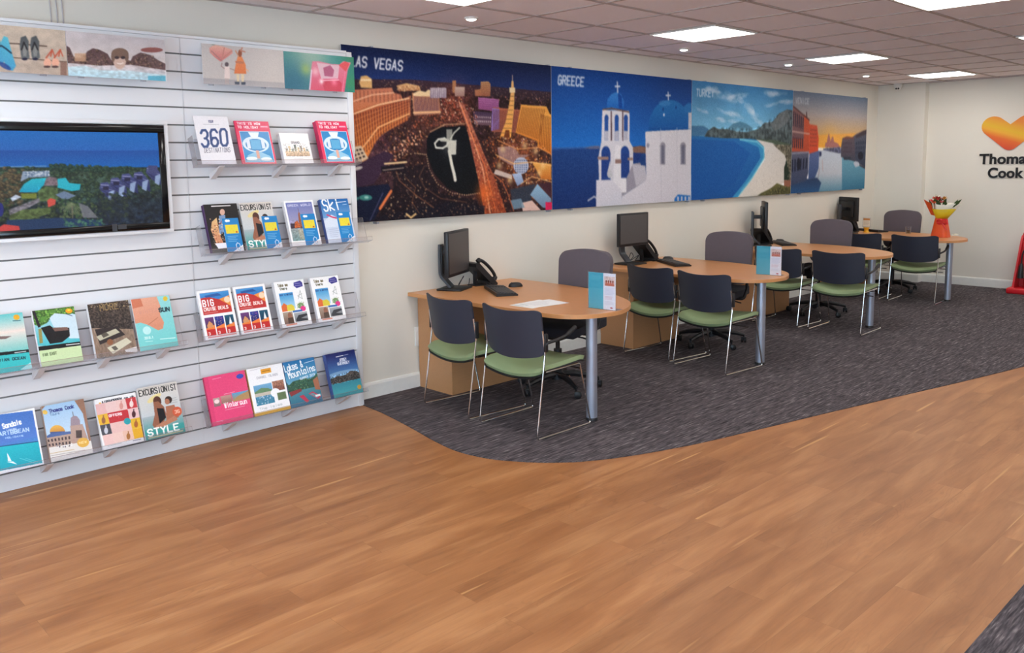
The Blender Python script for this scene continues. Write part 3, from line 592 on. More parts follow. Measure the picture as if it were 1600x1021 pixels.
# ---------------------------------------------------------------- artwork (traced flat pictures; each is a grid of colours)
# photo-trace frames: (x0, y0, scale) of the sketch sheet a drawing was made on; quads are the corners of the real flat picture
WHITE = (245, 245, 245)
def art_vegas():
    A = Art(430, 252, [(532, 69), (860.9, 102.8), (862.7, 327.7), (542.7, 349.2)]); A.frame(530, 60, 3.52)
    A.rect(-60, -60, 1300, 1100, (46, 30, 34))
    A.poly([(-20, 0), (1200, 60), (1200, 330), (800, 285), (600, 250), (-20, 250)], (13, 18, 44), (34, 58, 118))
    A.poly([(-20, 225), (400, 228), (800, 262), (1200, 300), (1200, 360), (800, 320), (400, 290), (-20, 290)], (62, 44, 58), (48, 34, 40)); A.dots([(-20, 228), (400, 230), (800, 266), (1200, 305), (1200, 350), (800, 315), (400, 270), (-20, 260)], 240, [(220, 150, 110), (120, 100, 140), (240, 200, 160), (160, 90, 70)], (.4, .8), .7)
    city = [(40, 300), (560, 300), (1190, 330), (1190, 1000), (40, 1040)]
    A.dots([(380, 330), (680, 330), (740, 520), (480, 560), (380, 640), (200, 700), (60, 700), (300, 480)], 620, [(190, 110, 60), (230, 170, 110), (120, 60, 50), (30, 20, 30), (60, 36, 40), (250, 220, 180)], (.5, 1.5), .75)
    for gx_, gy_, gr, gc, ga in ((640, 380, 34, (190, 90, 60), .5), (980, 620, 50, (190, 96, 50), .55), (480, 440, 34, (120, 70, 56), .5), (200, 640, 40, (90, 56, 70), .6), (420, 800, 50, (70, 46, 44), .5), (1080, 780, 40, (130, 80, 60), .5)): A.glow(gx_, gy_, gr, gc, ga)
    A.dots([(560, 300), (1160, 330), (1160, 620), (800, 560), (690, 430)], 520, [(150, 90, 70), (90, 60, 76), (210, 150, 110), (60, 40, 50), (130, 80, 100)], (.5, 1.7), .7)
    A.dots(city, 380, [(90, 56, 48), (26, 20, 26), (130, 80, 56), (180, 120, 80)], (.4, 1.2), .5); A.tex(city, .35, 6, 6); A.tex(city, .25, 2, 2)
    A.bushes([(560, 330), (700, 350), (740, 520), (560, 480), (400, 500), (420, 440)], 120, (70, 36, 34), (190, 104, 70), (1, 2.6)); A.bushes([(820, 520), (1168, 600), (1168, 900), (960, 940), (840, 700)], 170, (80, 42, 32), (206, 120, 60), (1, 3)); A.bushes([(300, 480), (480, 520), (440, 640), (240, 700)], 90, (44, 28, 30), (150, 90, 60), (1, 2.4))
    # curved hotel
    hb = [(70, 285), (290, 272), (300, 300), (340, 310), (350, 335), (395, 315), (392, 420), (250, 500), (190, 590), (140, 690), (95, 700), (70, 400)]
    A.poly(hb, (196, 120, 92), (214, 120, 56)); A.poly([(60, 410), (210, 360), (385, 340), (380, 450), (210, 540), (140, 660), (80, 560)], (164, 84, 58), (238, 140, 60))
    for k in range(15):
        x = 70+k*22; A.line([(x, 292), (x+2, 350)], 1.0, (112, 60, 56))
    for k in range(22):
        t = k/21; x0 = 70+318*t; y0 = 420-95*t+10*math.sin(t*3); x1 = 110+285*t**1.15; y1 = 690-250*t**.8; A.line([(x0, y0), (x1, y1)], 1.7, (84, 38, 36), .85)
    for r in range(1, 8):
        P = [(70+318*t+(40-33*t)*r/8, 420-95*t+(270-155*t)*r/8*(1-.12*math.sin(t*3))) for t in np.linspace(0, 1, 12)]; A.line(P, .9, (244, 160, 96), .55)
    A.line([(70, 420), (210, 368), (385, 330)], 2.2, (244, 196, 150)); A.line([(100, 640), (215, 490), (385, 415)], 2.2, (240, 178, 120)); A.line([(70, 350), (180, 312), (300, 300)], 2, (232, 176, 140))
    A.poly([(60, 600), (120, 590), (160, 660), (100, 690), (70, 690)], (214, 190, 160)); A.win([(70, 610), (120, 600), (150, 655), (90, 680)], 3, 3, (50, 36, 40), .6, .5)
    A.ell(80, 700, 90, 26, (110, 84, 90), a=.7)
    A.poly([(110, 245), (120, 210), (150, 205), (180, 225), (182, 275), (120, 272)], (226, 178, 116)); A.rect(118, 225, 176, 236, (250, 226, 180))
    # second hotel
    A.poly([(400, 300), (550, 310), (556, 415), (410, 425)], (206, 138, 96), (176, 120, 100)); A.win([(410, 318), (548, 326), (550, 400), (415, 405)], 18, 1, (96, 66, 84), .45, .95)
    A.poly([(405, 305), (440, 288), (475, 296), (490, 282), (510, 290), (548, 302), (550, 322), (410, 318)], (242, 212, 164)); A.line([(410, 410), (556, 405)], 3, (240, 190, 140)); A.poly([(315, 262), (370, 248), (440, 262), (450, 288), (330, 292)], (230, 184, 128), (180, 120, 80)); A.dots([(315, 262), (440, 262), (450, 290), (320, 292)], 60, [(255, 230, 180), (140, 80, 60)], (.5, 1))
    A.rect(500, 272, 590, 330, (176, 160, 170), (140, 120, 140)); A.win([(505, 275), (588, 275), (588, 328), (505, 328)], 7, 6, (230, 220, 220), .5, .5)
    A.poly([(622, 235), (642, 232), (645, 300), (624, 300)], (190, 130, 90)); A.rect(636, 268, 690, 320, (214, 186, 170), (170, 130, 120)); A.poly([(745, 285), (778, 280), (778, 240), (820, 238), (832, 250), (832, 320), (748, 318)], (214, 160, 110), (180, 110, 80)); A.win([(780, 245), (830, 245), (832, 318), (780, 318)], 8, 7, (110, 66, 56), .4, .5)
    A.poly([(765, 325), (878, 336), (878, 405), (765, 390)], (190, 116, 170), (156, 84, 130)); A.win([(768, 330), (876, 340), (876, 400), (768, 388)], 14, 5, (110, 60, 110), .5, .4)
    A.poly([(735, 400), (840, 410), (838, 480), (745, 475)], (70, 52, 80), (120, 90, 100)); A.win([(745, 420), (836, 426), (836, 470), (748, 468)], 8, 2, (210, 190, 190), .5, .4)
    A.dots([(560, 330), (660, 340), (760, 400), (760, 480), (560, 440)], 160, [(200, 90, 60), (240, 160, 120), (140, 50, 50), (250, 220, 190)], (.6, 1.4))
    # lake with fountain
    lake = [(480, 560), (500, 520), (560, 490), (690, 480), (720, 560), (745, 660), (785, 780), (775, 850), (680, 858), (590, 820), (520, 740), (485, 650)]
    A.poly(lake, (14, 18, 26), (17, 20, 24)); A.line([(500, 515), (580, 475), (690, 470)], 2, (214, 170, 130), .7)
    for i in range(44):
        t = i/43; p = np.array([(280, 650), (420, 632), (480, 640), (495, 720), (540, 800), (620, 850), (700, 862), (770, 850)]); k = t*(len(p)-1.001); a = int(k); q = p[a]*(1-k+a)+p[a+1]*(k-a); A.ell(q[0], q[1], 3.4, 3.4, (238, 200, 150), a=.9)
    A.rect(590, 500, 622, 600, (190, 190, 176), a=.75); A.poly([(598, 560), (645, 560), (642, 640), (600, 640)], (214, 212, 198)); A.line([(612, 555), (632, 520), (662, 492)], 2.2, (220, 220, 205))
    A.line([(605, 620), (618, 690), (632, 745), (638, 778)], 6, (224, 222, 208)); A.line([(532, 600), (526, 578), (545, 556), (580, 550), (600, 566), (592, 590), (570, 604), (540, 602), (532, 600)], 3, (226, 226, 214)); A.line([(560, 560), (600, 562)], 4, (200, 200, 186))
    A.glow(605, 600, 13, (190, 190, 176), .25)
    # boulevard
    bl = [(655, 350), (685, 360), (720, 450), (790, 620), (860, 780), (920, 960), (800, 970), (770, 800), (730, 620), (700, 480)]
    A.poly(bl, (190, 112, 92), (150, 66, 40)); A.dots(bl, 200, [(230, 140, 90), (110, 50, 36), (90, 44, 36), (240, 170, 120)], (.6, 1.6), .7); A.line([(660, 350), (700, 450), (745, 580), (790, 720), (830, 960)], 2.6, (248, 180, 140), .8); A.line([(675, 380), (740, 560), (800, 700), (860, 940)], 1.6, (250, 130, 70), .8)
    A.dots([(700, 480), (850, 560), (960, 960), (800, 960)], 260, [(230, 110, 50), (120, 50, 36), (60, 28, 28), (250, 180, 110)], (.6, 1.5), .7); A.glow(800, 850, 16, (250, 120, 50), .7)
    # tower and gold hotels
    A.poly([(845, 380), (1000, 395), (1000, 520), (840, 515)], (196, 110, 76), (160, 90, 70)); A.poly([(842, 385), (880, 388), (880, 500), (835, 510)], (150, 120, 190)); A.win([(845, 388), (995, 398), (995, 510), (845, 508)], 18, 1, (110, 60, 60), .4, .95)
    A.poly([(1000, 365), (1140, 375), (1160, 420), (1155, 500), (1110, 575), (970, 520)], (240, 170, 80), (220, 130, 50)); A.poly([(1100, 400), (1168, 420), (1168, 640), (1090, 600)], (244, 176, 84), (214, 120, 40))
    A.win([(1005, 375), (1135, 385), (1105, 565), (975, 515)], 15, 1, (160, 92, 40), .4, .95); A.win([(1108, 412), (1165, 430), (1160, 630), (1095, 590)], 7, 1, (150, 84, 36), .4, .95)
    A.poly([(948, 235), (958, 235), (964, 300), (962, 380), (945, 545), (885, 540), (915, 460), (935, 360), (944, 290)], (242, 190, 120), (250, 176, 84)); A.rect(936, 272, 968, 300, (250, 226, 180)); A.line([(953, 205), (953, 240)], 1.6, (230, 190, 160)); A.poly([(905, 545), (915, 505), (935, 505), (938, 548)], (120, 60, 30))
    for k in range(9): A.line([(940-k*6, 320+k*25), (962-k*2, 320+k*25)], .9, (150, 90, 50))
    A.dots([(850, 540), (1100, 560), (1168, 650), (1168, 800), (1000, 800), (860, 640)], 420, [(244, 160, 80), (160, 80, 40), (90, 46, 36), (255, 220, 170), (200, 110, 60)], (.6, 1.7), .7)
    A.poly([(870, 600), (960, 590), (990, 640), (1050, 640), (950, 700), (880, 660)], (186, 150, 150), a=.7); A.ell(1000, 700, 42, 46, (190, 196, 214)); A.win([(965, 665), (1035, 665), (1035, 740), (965, 740)], 6, 6, (70, 84, 130), .5, .5)
    A.poly([(950, 745), (1000, 740), (1015, 790), (980, 812)], (180, 200, 226), (130, 150, 190)); A.poly([(860, 720), (950, 750), (950, 775), (850, 745)], (210, 190, 180)); A.poly([(1060, 680), (1165, 690), (1165, 780), (1110, 770)], (244, 180, 90), (200, 110, 40)); A.poly([(940, 830), (1080, 800), (1050, 900), (960, 940)], (50, 60, 76), a=.9)
    A.poly([(1090, 800), (1165, 880), (1168, 940), (1120, 930), (1050, 860)], (150, 190, 214), (110, 130, 160)); A.poly([(1095, 800), (1168, 790), (1168, 880)], (70, 40, 50)); A.rect(1135, 900, 1170, 945, (220, 40, 90)); A.poly([(1000, 905), (1060, 890), (1110, 945), (1010, 950)], (226, 190, 176)); A.poly([(940, 890), (1000, 880), (1020, 930), (960, 940)], (120, 150, 170), a=.8)
    # dark foreground with lights
    A.poly([(290, 720), (480, 690), (560, 850), (760, 890), (790, 990), (190, 1010), (300, 860)], (26, 22, 30), a=.75); A.poly([(85, 1010), (800, 960), (800, 920), (600, 900), (300, 960)], (24, 24, 36), a=.7)
    for q, wd_, cc in (([(300, 690), (330, 780), (420, 860), (520, 930)], 1.6, (150, 96, 64)), ([(470, 700), (440, 760), (470, 820), (560, 880), (700, 900)], 1.4, (120, 80, 60)), ([(360, 760), (420, 820), (400, 900), (440, 960)], 1.2, (140, 90, 60)), ([(860, 640), (960, 690), (1060, 680), (1168, 700)], 2, (250, 190, 120)), ([(870, 560), (980, 610), (1100, 600), (1168, 640)], 2, (230, 150, 90)), ([(840, 740), (900, 790), (930, 860), (960, 950)], 2, (200, 110, 70)), ([(1000, 800), (1060, 760), (1168, 790)], 1.6, (250, 190, 120))): A.line(q, wd_, cc, .8)
    for x_, y_ in ((900, 610), (1080, 620), (1120, 700), (1020, 590), (880, 700), (940, 780), (1100, 740)): A.glow(x_, y_, 6, (255, 220, 160), .6)
    A.dots([(250, 700), (480, 660), (560, 840), (780, 880), (780, 960), (260, 1000)], 330, [(214, 150, 90), (250, 214, 160), (120, 74, 60), (80, 56, 60)], (.4, 1.1), .85); A.dots([(220, 640), (300, 600), (380, 540), (440, 500), (460, 560), (300, 680), (190, 790)], 90, [(250, 200, 160), (240, 150, 110)], (.8, 1.7), .9)
    A.poly([(85, 700), (250, 620), (300, 640), (190, 800), (85, 820)], (58, 40, 60)); A.poly([(230, 705), (360, 690), (362, 725), (232, 735)], (26, 22, 32)); A.line([(250, 690), (370, 680)], 2.4, (244, 214, 160)); A.line([(240, 725), (355, 712)], 1, (230, 200, 170))
    A.poly([(85, 820), (270, 800), (285, 830), (190, 1000), (85, 1015)], (22, 28, 50)); A.line([(285, 840), (225, 935)], 4.5, (220, 120, 70)); A.line([(240, 850), (170, 1000)], 1.2, (90, 90, 130)); A.ell(145, 875, 36, 16, (60, 130, 124)); A.ell(150, 874, 12, 8, (150, 200, 190)); A.ell(95, 880, 14, 9, (60, 130, 124))
    A.line([(370, 965), (395, 985), (420, 965)], 3, (230, 190, 130)); A.ell(100, 715, 30, 10, (190, 180, 176), rot=-15)
    A.text('LAS VEGAS', 60, 152, 345, 180, 54, 2.3, (236, 240, 248))
    return A
def art_greece():
    A = Art(300, 175, [(860.9, 102.8), (1081.2, 125.4), (1079, 313.2), (862.7, 327.7)]); A.frame(860, 90, 3.137)
    A.rect(-30, 0, 720, 460, (16, 48, 116), (30, 110, 196)); A.poly([(0, 442), (250, 436), (700, 430), (700, 760), (0, 760)], (28, 66, 128), (22, 44, 100)); A.line([(0, 445), (250, 438)], 2.5, (56, 110, 180), .7)
    A.poly([(160, 446), (200, 434), (240, 432), (240, 448)], (96, 100, 130)); A.poly([(400, 440), (440, 432), (470, 440), (470, 470), (400, 465)], (128, 96, 84)); A.poly([(402, 466), (450, 470), (430, 510), (402, 510)], (30, 56, 120))
    # tower
    A.poly([(275, 250), (280, 205), (300, 180), (325, 170), (348, 182), (360, 215), (360, 250)], (60, 130, 204), (24, 96, 180)); A.poly([(330, 172), (350, 190), (352, 250), (336, 250)], (18, 70, 150))
    A.poly([(255, 258), (385, 262), (388, 280), (388, 410), (405, 440), (405, 520), (400, 640), (350, 680), (240, 640), (235, 490), (250, 410)], (214, 212, 218), (200, 198, 208)); A.line([(258, 256), (300, 250), (385, 268)], 2, (110, 80, 70))
    for x in (275, 325, 370): A.ell(x, 300, 10, 20, (30, 74, 150)); A.rect(x-9, 300, x+9, 405, (34, 80, 156)); A.rect(x-9, 360, x+9, 405, (180, 180, 196))
    A.rect(296, 262, 302, 408, (90, 70, 80)); A.rect(352, 262, 357, 408, (90, 70, 80))
    for x, y in ((272, 470), (365, 470)): A.ell(x, y, 22, 36, (30, 66, 136)); A.rect(x-22, y, x+22, y+130, (32, 62, 130))
    A.poly([(318, 430), (345, 430), (348, 680), (305, 650)], (222, 220, 226)); A.rect(232, 486, 285, 500, (150, 120, 112)); A.rect(318, 498, 348, 518, (140, 110, 104)); A.rect(378, 490, 404, 504, (150, 120, 112))
    A.poly([(280, 560), (292, 505), (300, 560)], (200, 200, 206)); A.ell(290, 570, 12, 20, (190, 190, 196))
    A.poly([(225, 600), (300, 600), (350, 650), (350, 760), (225, 760)], (212, 210, 220), (204, 202, 212)); A.poly([(405, 520), (440, 515), (470, 600), (350, 680), (350, 640)], (150, 146, 160)); A.poly([(400, 520), (465, 530), (472, 600), (420, 630)], (188, 186, 198)); A.rect(345, 590, 372, 660, (226, 224, 230))
    # dome
    A.poly([(465, 365), (540, 350), (620, 345), (700, 350), (700, 760), (345, 760), (350, 680), (470, 600)], (222, 220, 226), (206, 202, 212)); A.ell(585, 345, 104, 136, (36, 120, 190), (20, 92, 168), a0=180, a1=360); A.poly([(482, 345), (688, 345), (688, 352), (480, 362)], (18, 84, 158))
    A.ell(560, 225, 30, 14, (80, 150, 210), a=.5); A.rect(553, 275, 560, 288, (226, 230, 240)); A.rect(612, 240, 618, 252, (12, 60, 130)); A.rect(550, 245, 555, 262, (12, 60, 130)); A.poly([(655, 240), (672, 225), (700, 225), (700, 270), (660, 270)], (40, 120, 190)); A.rect(676, 270, 700, 350, (200, 200, 210))
    for x in (550, 650): A.ell(x, 435, 14, 20, (150, 146, 160)); A.rect(x-13, 435, x+13, 525, (150, 148, 162)); A.rect(x-7, 430, x+7, 520, (110, 110, 130))
    A.line([(540, 350), (545, 760)], 1, (190, 188, 200)); A.line([(620, 346), (622, 760)], 1.2, (200, 198, 208)); A.ell(478, 430, 7, 12, (150, 150, 170))
    A.line([(328, 122), (330, 172)], 2.2, (224, 226, 234)); A.line([(318, 143), (340, 143)], 2.2, (224, 226, 234)); A.line([(577, 172), (578, 208)], 2.4, (224, 226, 234)); A.line([(567, 187), (588, 187)], 2.2, (224, 226, 234))
    A.poly([(608, 690), (625, 670), (690, 676), (690, 710), (608, 705)], (36, 110, 190))
    for k in range(4): A.rect(622+k*18, 680, 629+k*18, 706, (200, 204, 216))
    A.line([(185, 700), (215, 680), (228, 690)], 2, (190, 190, 200)); A.rect(225, 672, 240, 735, (206, 206, 216))
    A.text('GREECE', 38, 132, 162, 142, 42, 1.9, (232, 240, 250)); return A
def art_turkey():
    A = Art(290, 165, [(1081.2, 125.4), (1239.5, 141.7), (1235.3, 302.7), (1079, 313.2)]); A.frame(860, 90, 3.137)
    A.rect(680, 80, 1200, 420, (40, 110, 176), (140, 200, 226)); A.tex([(690, 100), (1200, 100), (1200, 330), (690, 330)], .05, 20, 10)
    for x, y, rx, ry, r in ((840, 185, 60, 22, 20), (800, 160, 34, 14, 10), (920, 190, 44, 12, -10), (960, 235, 46, 18, 50), (1005, 290, 36, 16, 50), (880, 275, 50, 12, 20), (1095, 178, 46, 16, 0), (1130, 225, 60, 14, -10), (870, 310, 50, 12, 10), (745, 260, 30, 8, 20)):
        A.cloud(x, y, rx*1.15, ry*1.1, r, (222, 232, 240))
    A.poly([(690, 335), (750, 335), (775, 350), (775, 385), (690, 385)], (70, 120, 160)); A.poly([(870, 350), (895, 325), (930, 314), (960, 325), (990, 345), (990, 360), (870, 360)], (74, 128, 160), (90, 130, 150))
    A.poly([(690, 385), (1000, 395), (1045, 430), (1050, 480), (1000, 570), (940, 640), (910, 700), (690, 710)], (34, 108, 176), (24, 84, 156)); A.poly([(690, 400), (900, 410), (980, 470), (900, 620), (760, 700), (690, 700)], (22, 84, 160), a=.6)
    A.poly([(930, 402), (1010, 410), (1048, 440), (1050, 490), (985, 600), (925, 690), (880, 700), (960, 600), (1030, 490), (1020, 440)], (60, 150, 200), a=.9); A.line([(930, 402), (1012, 412), (1046, 445), (1046, 495), (985, 595), (915, 690)], 3, (120, 200, 220), .8)
    A.poly([(755, 388), (770, 360), (800, 340), (825, 350), (870, 352), (900, 360), (960, 366), (1020, 350), (1050, 320), (1090, 315), (1120, 275), (1160, 255), (1195, 262), (1195, 460), (1130, 430), (1060, 410), (980, 398), (850, 396)], (96, 108, 116), (62, 74, 74)); A.tex([(755, 388), (800, 340), (1000, 350), (1160, 255), (1195, 262), (1195, 450), (1000, 400)], .4, 4, 4)
    A.poly([(1120, 280), (1160, 256), (1175, 300), (1140, 340), (1100, 360), (1080, 330)], (128, 132, 134), a=.6); A.poly([(1000, 400), (1100, 405), (1195, 430), (1195, 480), (1100, 440)], (80, 96, 80))
    A.poly([(1010, 402), (1090, 420), (1140, 450), (1170, 500), (1175, 560), (1150, 610), (1080, 650), (1010, 680), (915, 690), (985, 600), (1050, 500), (1050, 440)], (214, 210, 206), (222, 214, 204)); A.dots([(1060, 430), (1150, 470), (1140, 590), (1000, 670), (1000, 620)], 40, [(150, 140, 130), (240, 240, 240)], (.4, .8), .6)
    A.poly([(1090, 425), (1195, 430), (1195, 690), (1150, 690), (1165, 540), (1150, 480)], (110, 104, 90)); A.tex([(1090, 425), (1195, 430), (1195, 690), (1150, 690), (1150, 480)], .5, 3, 3); A.poly([(1145, 540), (1158, 500), (1172, 560), (1168, 600), (1145, 600)], (36, 50, 40)); A.poly([(1145, 600), (1195, 600), (1195, 640), (1145, 640)], (150, 96, 76))
    A.poly([(1000, 690), (1030, 665), (1080, 640), (1110, 615), (1150, 630), (1195, 640), (1195, 700), (1000, 705)], (112, 108, 64), (60, 62, 44)); A.bushes([(1005, 690), (1080, 642), (1150, 625), (1195, 640), (1195, 705), (1000, 705)], 90, (54, 56, 40), (128, 122, 72), (1.5, 3.5)); A.bushes([(1120, 430), (1195, 435), (1195, 600), (1165, 590), (1160, 500)], 60, (70, 68, 56), (140, 132, 112), (1, 2.4))
    A.text('TURKEY', 716, 190, 800, 194, 34, 1.6, (214, 232, 244)); return A
def art_venice():
    A = Art(270, 160, [(1239.5, 141.7), (1355.9, 153.6), (1350.7, 294.9), (1235.3, 302.7)]); A.frame(1225, 140, 6.185)
    A.rect(50, -20, 850, 560, (78, 110, 150), (242, 176, 84), mid=(178, 170, 170)); A.poly([(330, 440), (560, 430), (700, 420), (560, 560), (330, 560)], (240, 170, 80), (250, 176, 60), a=.8); A.glow(440, 520, 26, (255, 190, 80), .5)
    A.poly([(395, 560), (400, 515), (415, 510), (420, 470), (433, 420), (446, 470), (450, 500), (462, 460), (475, 455), (484, 505), (520, 520), (545, 560)], (176, 116, 110)); A.poly([(380, 570), (545, 555), (560, 620), (380, 600)], (92, 96, 124)); A.tex([(380, 560), (560, 555), (560, 620), (380, 600)], .4, 3, 3)
    A.poly([(340, 590), (380, 585), (545, 620), (640, 690), (800, 760), (830, 1000), (50, 1000), (70, 880), (250, 870), (330, 760)], (196, 206, 220), (70, 130, 160), mid=(190, 196, 206)); A.poly([(560, 640), (700, 700), (800, 780), (820, 980), (560, 990)], (80, 150, 176), (34, 100, 136), a=.75)
    A.poly([(50, 880), (320, 850), (360, 900), (330, 1000), (50, 1010)], (40, 60, 96), (40, 90, 140)); A.line([(370, 680), (375, 780)], 1.6, (190, 130, 120), .6); A.line([(345, 760), (325, 880)], 1.6, (110, 80, 100), .6)
    A.poly([(85, 160), (240, 290), (245, 600), (235, 640), (60, 640), (75, 400)], (172, 100, 84), (196, 84, 56)); A.poly([(85, 160), (195, 255), (190, 480), (75, 470)], (150, 106, 104), (120, 88, 94)); A.poly([(195, 240), (245, 295), (240, 600), (190, 600)], (210, 96, 64), (196, 80, 52))
    A.poly([(60, 600), (240, 600), (235, 800), (215, 880), (60, 930)], (96, 98, 120), (58, 70, 100)); A.poly([(240, 335), (320, 350), (335, 470), (330, 600), (245, 640)], (214, 92, 62), (222, 84, 54)); A.poly([(245, 620), (340, 590), (335, 760), (300, 850), (235, 870)], (96, 112, 160), (60, 84, 130))
    A.win([(88, 190), (195, 265), (192, 400), (80, 370)], 6, 1, (60, 46, 62), .5, .8); A.win([(80, 440), (190, 460), (188, 590), (74, 580)], 6, 1, (62, 46, 60), .5, .75); A.win([(68, 650), (235, 640), (225, 780), (65, 830)], 6, 1, (34, 40, 62), .5, .7); A.ell(142, 720, 18, 60, (26, 30, 48)); A.line([(75, 405), (245, 430)], 2, (210, 170, 160)); A.line([(60, 620), (240, 605)], 2.4, (150, 150, 170)); A.line([(85, 160), (245, 295)], 2, (90, 60, 60)); A.line([(218, 225), (220, 270)], 3, (80, 56, 60)); A.win([(252, 370), (318, 380), (320, 560), (250, 560)], 5, 5, (130, 56, 50), .4, .5)
    A.poly([(550, 560), (565, 470), (605, 455), (660, 460), (700, 430), (760, 400), (850, 370), (850, 800), (700, 700), (600, 670), (550, 650)], (112, 92, 96), (54, 60, 80)); A.poly([(680, 460), (760, 415), (850, 400), (850, 780), (690, 690)], (92, 96, 112), (50, 58, 80)); A.win([(690, 500), (800, 480), (790, 640), (690, 630)], 6, 3, (44, 50, 72), .45, .6); A.win([(570, 500), (660, 500), (655, 620), (565, 620)], 6, 3, (70, 56, 70), .45, .6); A.poly([(565, 480), (600, 455), (670, 462), (680, 475)], (120, 76, 66)); A.poly([(690, 450), (770, 400), (850, 370), (850, 410), (700, 470)], (72, 62, 70))
    A.ell(740, 640, 26, 40, (30, 34, 50)); A.poly([(670, 710), (690, 690), (720, 700), (735, 735), (690, 750)], (190, 196, 208)); A.poly([(570, 650), (640, 650), (660, 680), (580, 680)], (50, 56, 70)); A.line([(730, 730), (800, 770)], 2, (40, 40, 50)); A.poly([(340, 600), (362, 600), (362, 640), (342, 650)], (50, 60, 96))
    A.text('VENICE', 112, 134, 240, 142, 50, 1.5, (206, 212, 222)); return A
def art_tv():
    A = Art(330, 186, [(-37.4, 203.4), (246.6, 207.9), (255.7, 347.3), (-22.8, 363.0)]); A.frame(0, 190, 5.519)
    A.rect(-300, 60, 1500, 480, (30, 112, 196), (36, 82, 170), mid=(42, 104, 190)); A.rect(-300, 250, 1500, 440, (34, 84, 166), (20, 108, 196)); A.line([(-300, 400), (400, 385)], 2, (190, 200, 210), .5)
    A.rect(-300, 395, 1500, 1000, (42, 58, 52), (18, 26, 50)); A.dots([(-80, 400), (1400, 420), (1400, 900), (-80, 920)], 900, [(34, 50, 44), (64, 84, 60), (24, 36, 40), (84, 92, 70)], (1, 3), .6); A.poly([(-300, 420), (1150, 420), (1400, 480), (1400, 700), (-300, 700)], (60, 78, 66), (44, 66, 66)); A.tex([(-300, 395), (1500, 395), (1500, 1000), (-300, 1000)], .45, 5, 4)
    A.bushes([(-80, 400), (1450, 405), (1450, 660), (-80, 700)], 620, (34, 52, 46), (70, 92, 64), (1.6, 4)); A.bushes([(430, 370), (1150, 395), (1100, 440), (430, 420)], 130, (30, 54, 50), (58, 84, 66), (1.5, 3.2)); A.bushes([(-60, 400), (205, 400), (200, 700), (-60, 760)], 150, (66, 58, 50), (112, 98, 70), (2, 4))
    A.bushes([(-60, 700), (900, 700), (900, 860), (-60, 860)], 130, (40, 58, 44), (78, 92, 58), (1.6, 3.6)); A.bushes([(850, 620), (1420, 600), (1420, 900), (850, 900)], 260, (26, 38, 50), (48, 62, 62), (2.2, 5))
    A.poly([(200, 430), (430, 425), (430, 475), (250, 485), (180, 520)], (150, 170, 200), a=.9); A.dots([(200, 430), (430, 425), (430, 470), (230, 480)], 60, [(220, 226, 236), (90, 110, 140)], (.8, 1.6))
    A.poly([(165, 610), (210, 540), (280, 495), (430, 485), (420, 510), (360, 570), (325, 610)], (40, 186, 206), (30, 160, 200)); A.poly([(500, 495), (570, 485), (600, 530), (700, 540), (690, 590), (620, 600), (500, 570)], (40, 180, 204)); A.poly([(400, 490), (430, 475), (490, 485), (505, 550), (380, 555)], (128, 110, 120)); A.tex([(380, 475), (505, 485), (505, 555), (380, 555)], .2, 3, 3)
    A.poly([(330, 600), (400, 560), (500, 575), (500, 680), (340, 690)], (84, 104, 66)); A.tex([(330, 560), (500, 575), (500, 690), (340, 690)], .35, 4, 4); A.poly([(185, 620), (320, 620), (320, 665), (190, 665)], (120, 130, 56)); A.poly([(95, 660), (140, 630), (190, 650), (110, 690)], (190, 200, 220)); A.poly([(480, 630), (560, 600), (660, 640), (560, 680)], (110, 130, 160))
    A.poly([(80, 760), (340, 660), (350, 690), (200, 770), (90, 830)], (120, 116, 126)); A.poly([(85, 810), (200, 760), (440, 740), (440, 790), (250, 850), (85, 850)], (84, 100, 60)); A.tex([(80, 660), (440, 660), (440, 850), (80, 850)], .3, 4, 3)
    A.poly([(410, 680), (440, 660), (485, 675), (480, 715), (420, 740)], (214, 84, 74)); A.dots([(500, 680), (700, 660), (720, 820), (520, 830)], 80, [(60, 90, 60), (96, 110, 80), (40, 60, 50)], (1.5, 3)); 
    for k in range(11): A.line([(620, 700), (530+k*18, 760+26*math.sin(k/10*PI))], 1.4, (120, 132, 100), .8)
    A.line([(625, 730), (630, 830)], 1.6, (130, 120, 100)); A.poly([(680, 700), (760, 730), (850, 830), (720, 830)], (130, 130, 140), a=.8)
    for x, y in ((870, 530), (960, 490), (1055, 455), (1160, 440), (1270, 390)):
        A.poly([(x, y), (x+60, y-8), (x+130, y+70), (x+140, y+170), (x+40, y+110), (x-10, y+50)], (76, 82, 136), (40, 46, 92)); A.poly([(x+70, y+80), (x+120, y+60), (x+104, y+160), (x+66, y+140)], (146, 166, 204)); A.line([(x+4, y+34), (x+120, y+70)], 1, (150, 156, 196)); A.line([(x+4, y+54), (x+60, y+92)], 1, (30, 34, 70)); A.line([(x, y+16), (x+70, y+20)], 1.2, (190, 190, 220)); A.rect(x+20, y+30, x+70, y+60, (40, 40, 70))
    A.rect(850, 660, 1400, 900, (30, 42, 60), (18, 30, 62), a=.45); A.tex([(850, 600), (1400, 620), (1400, 900), (850, 900)], .4, 6, 5); A.dots([(860, 620), (1100, 620), (1100, 820), (860, 820)], 90, [(50, 66, 50), (34, 44, 50)], (2, 4)); A.rect(1280, 380, 1360, 450, (70, 74, 120))
    A.poly([(60, 850), (520, 830), (880, 850), (880, 930), (60, 960)], (30, 56, 96)); A.dots([(560, 840), (900, 830), (900, 910), (560, 920)], 60, [(50, 90, 80), (80, 130, 100)], (1, 3)); A.poly([(-80, 950), (40, 885), (170, 900), (180, 960), (-80, 970)], (206, 70, 70)); A.ell(10, 760, 26, 60, (34, 40, 120)); return A
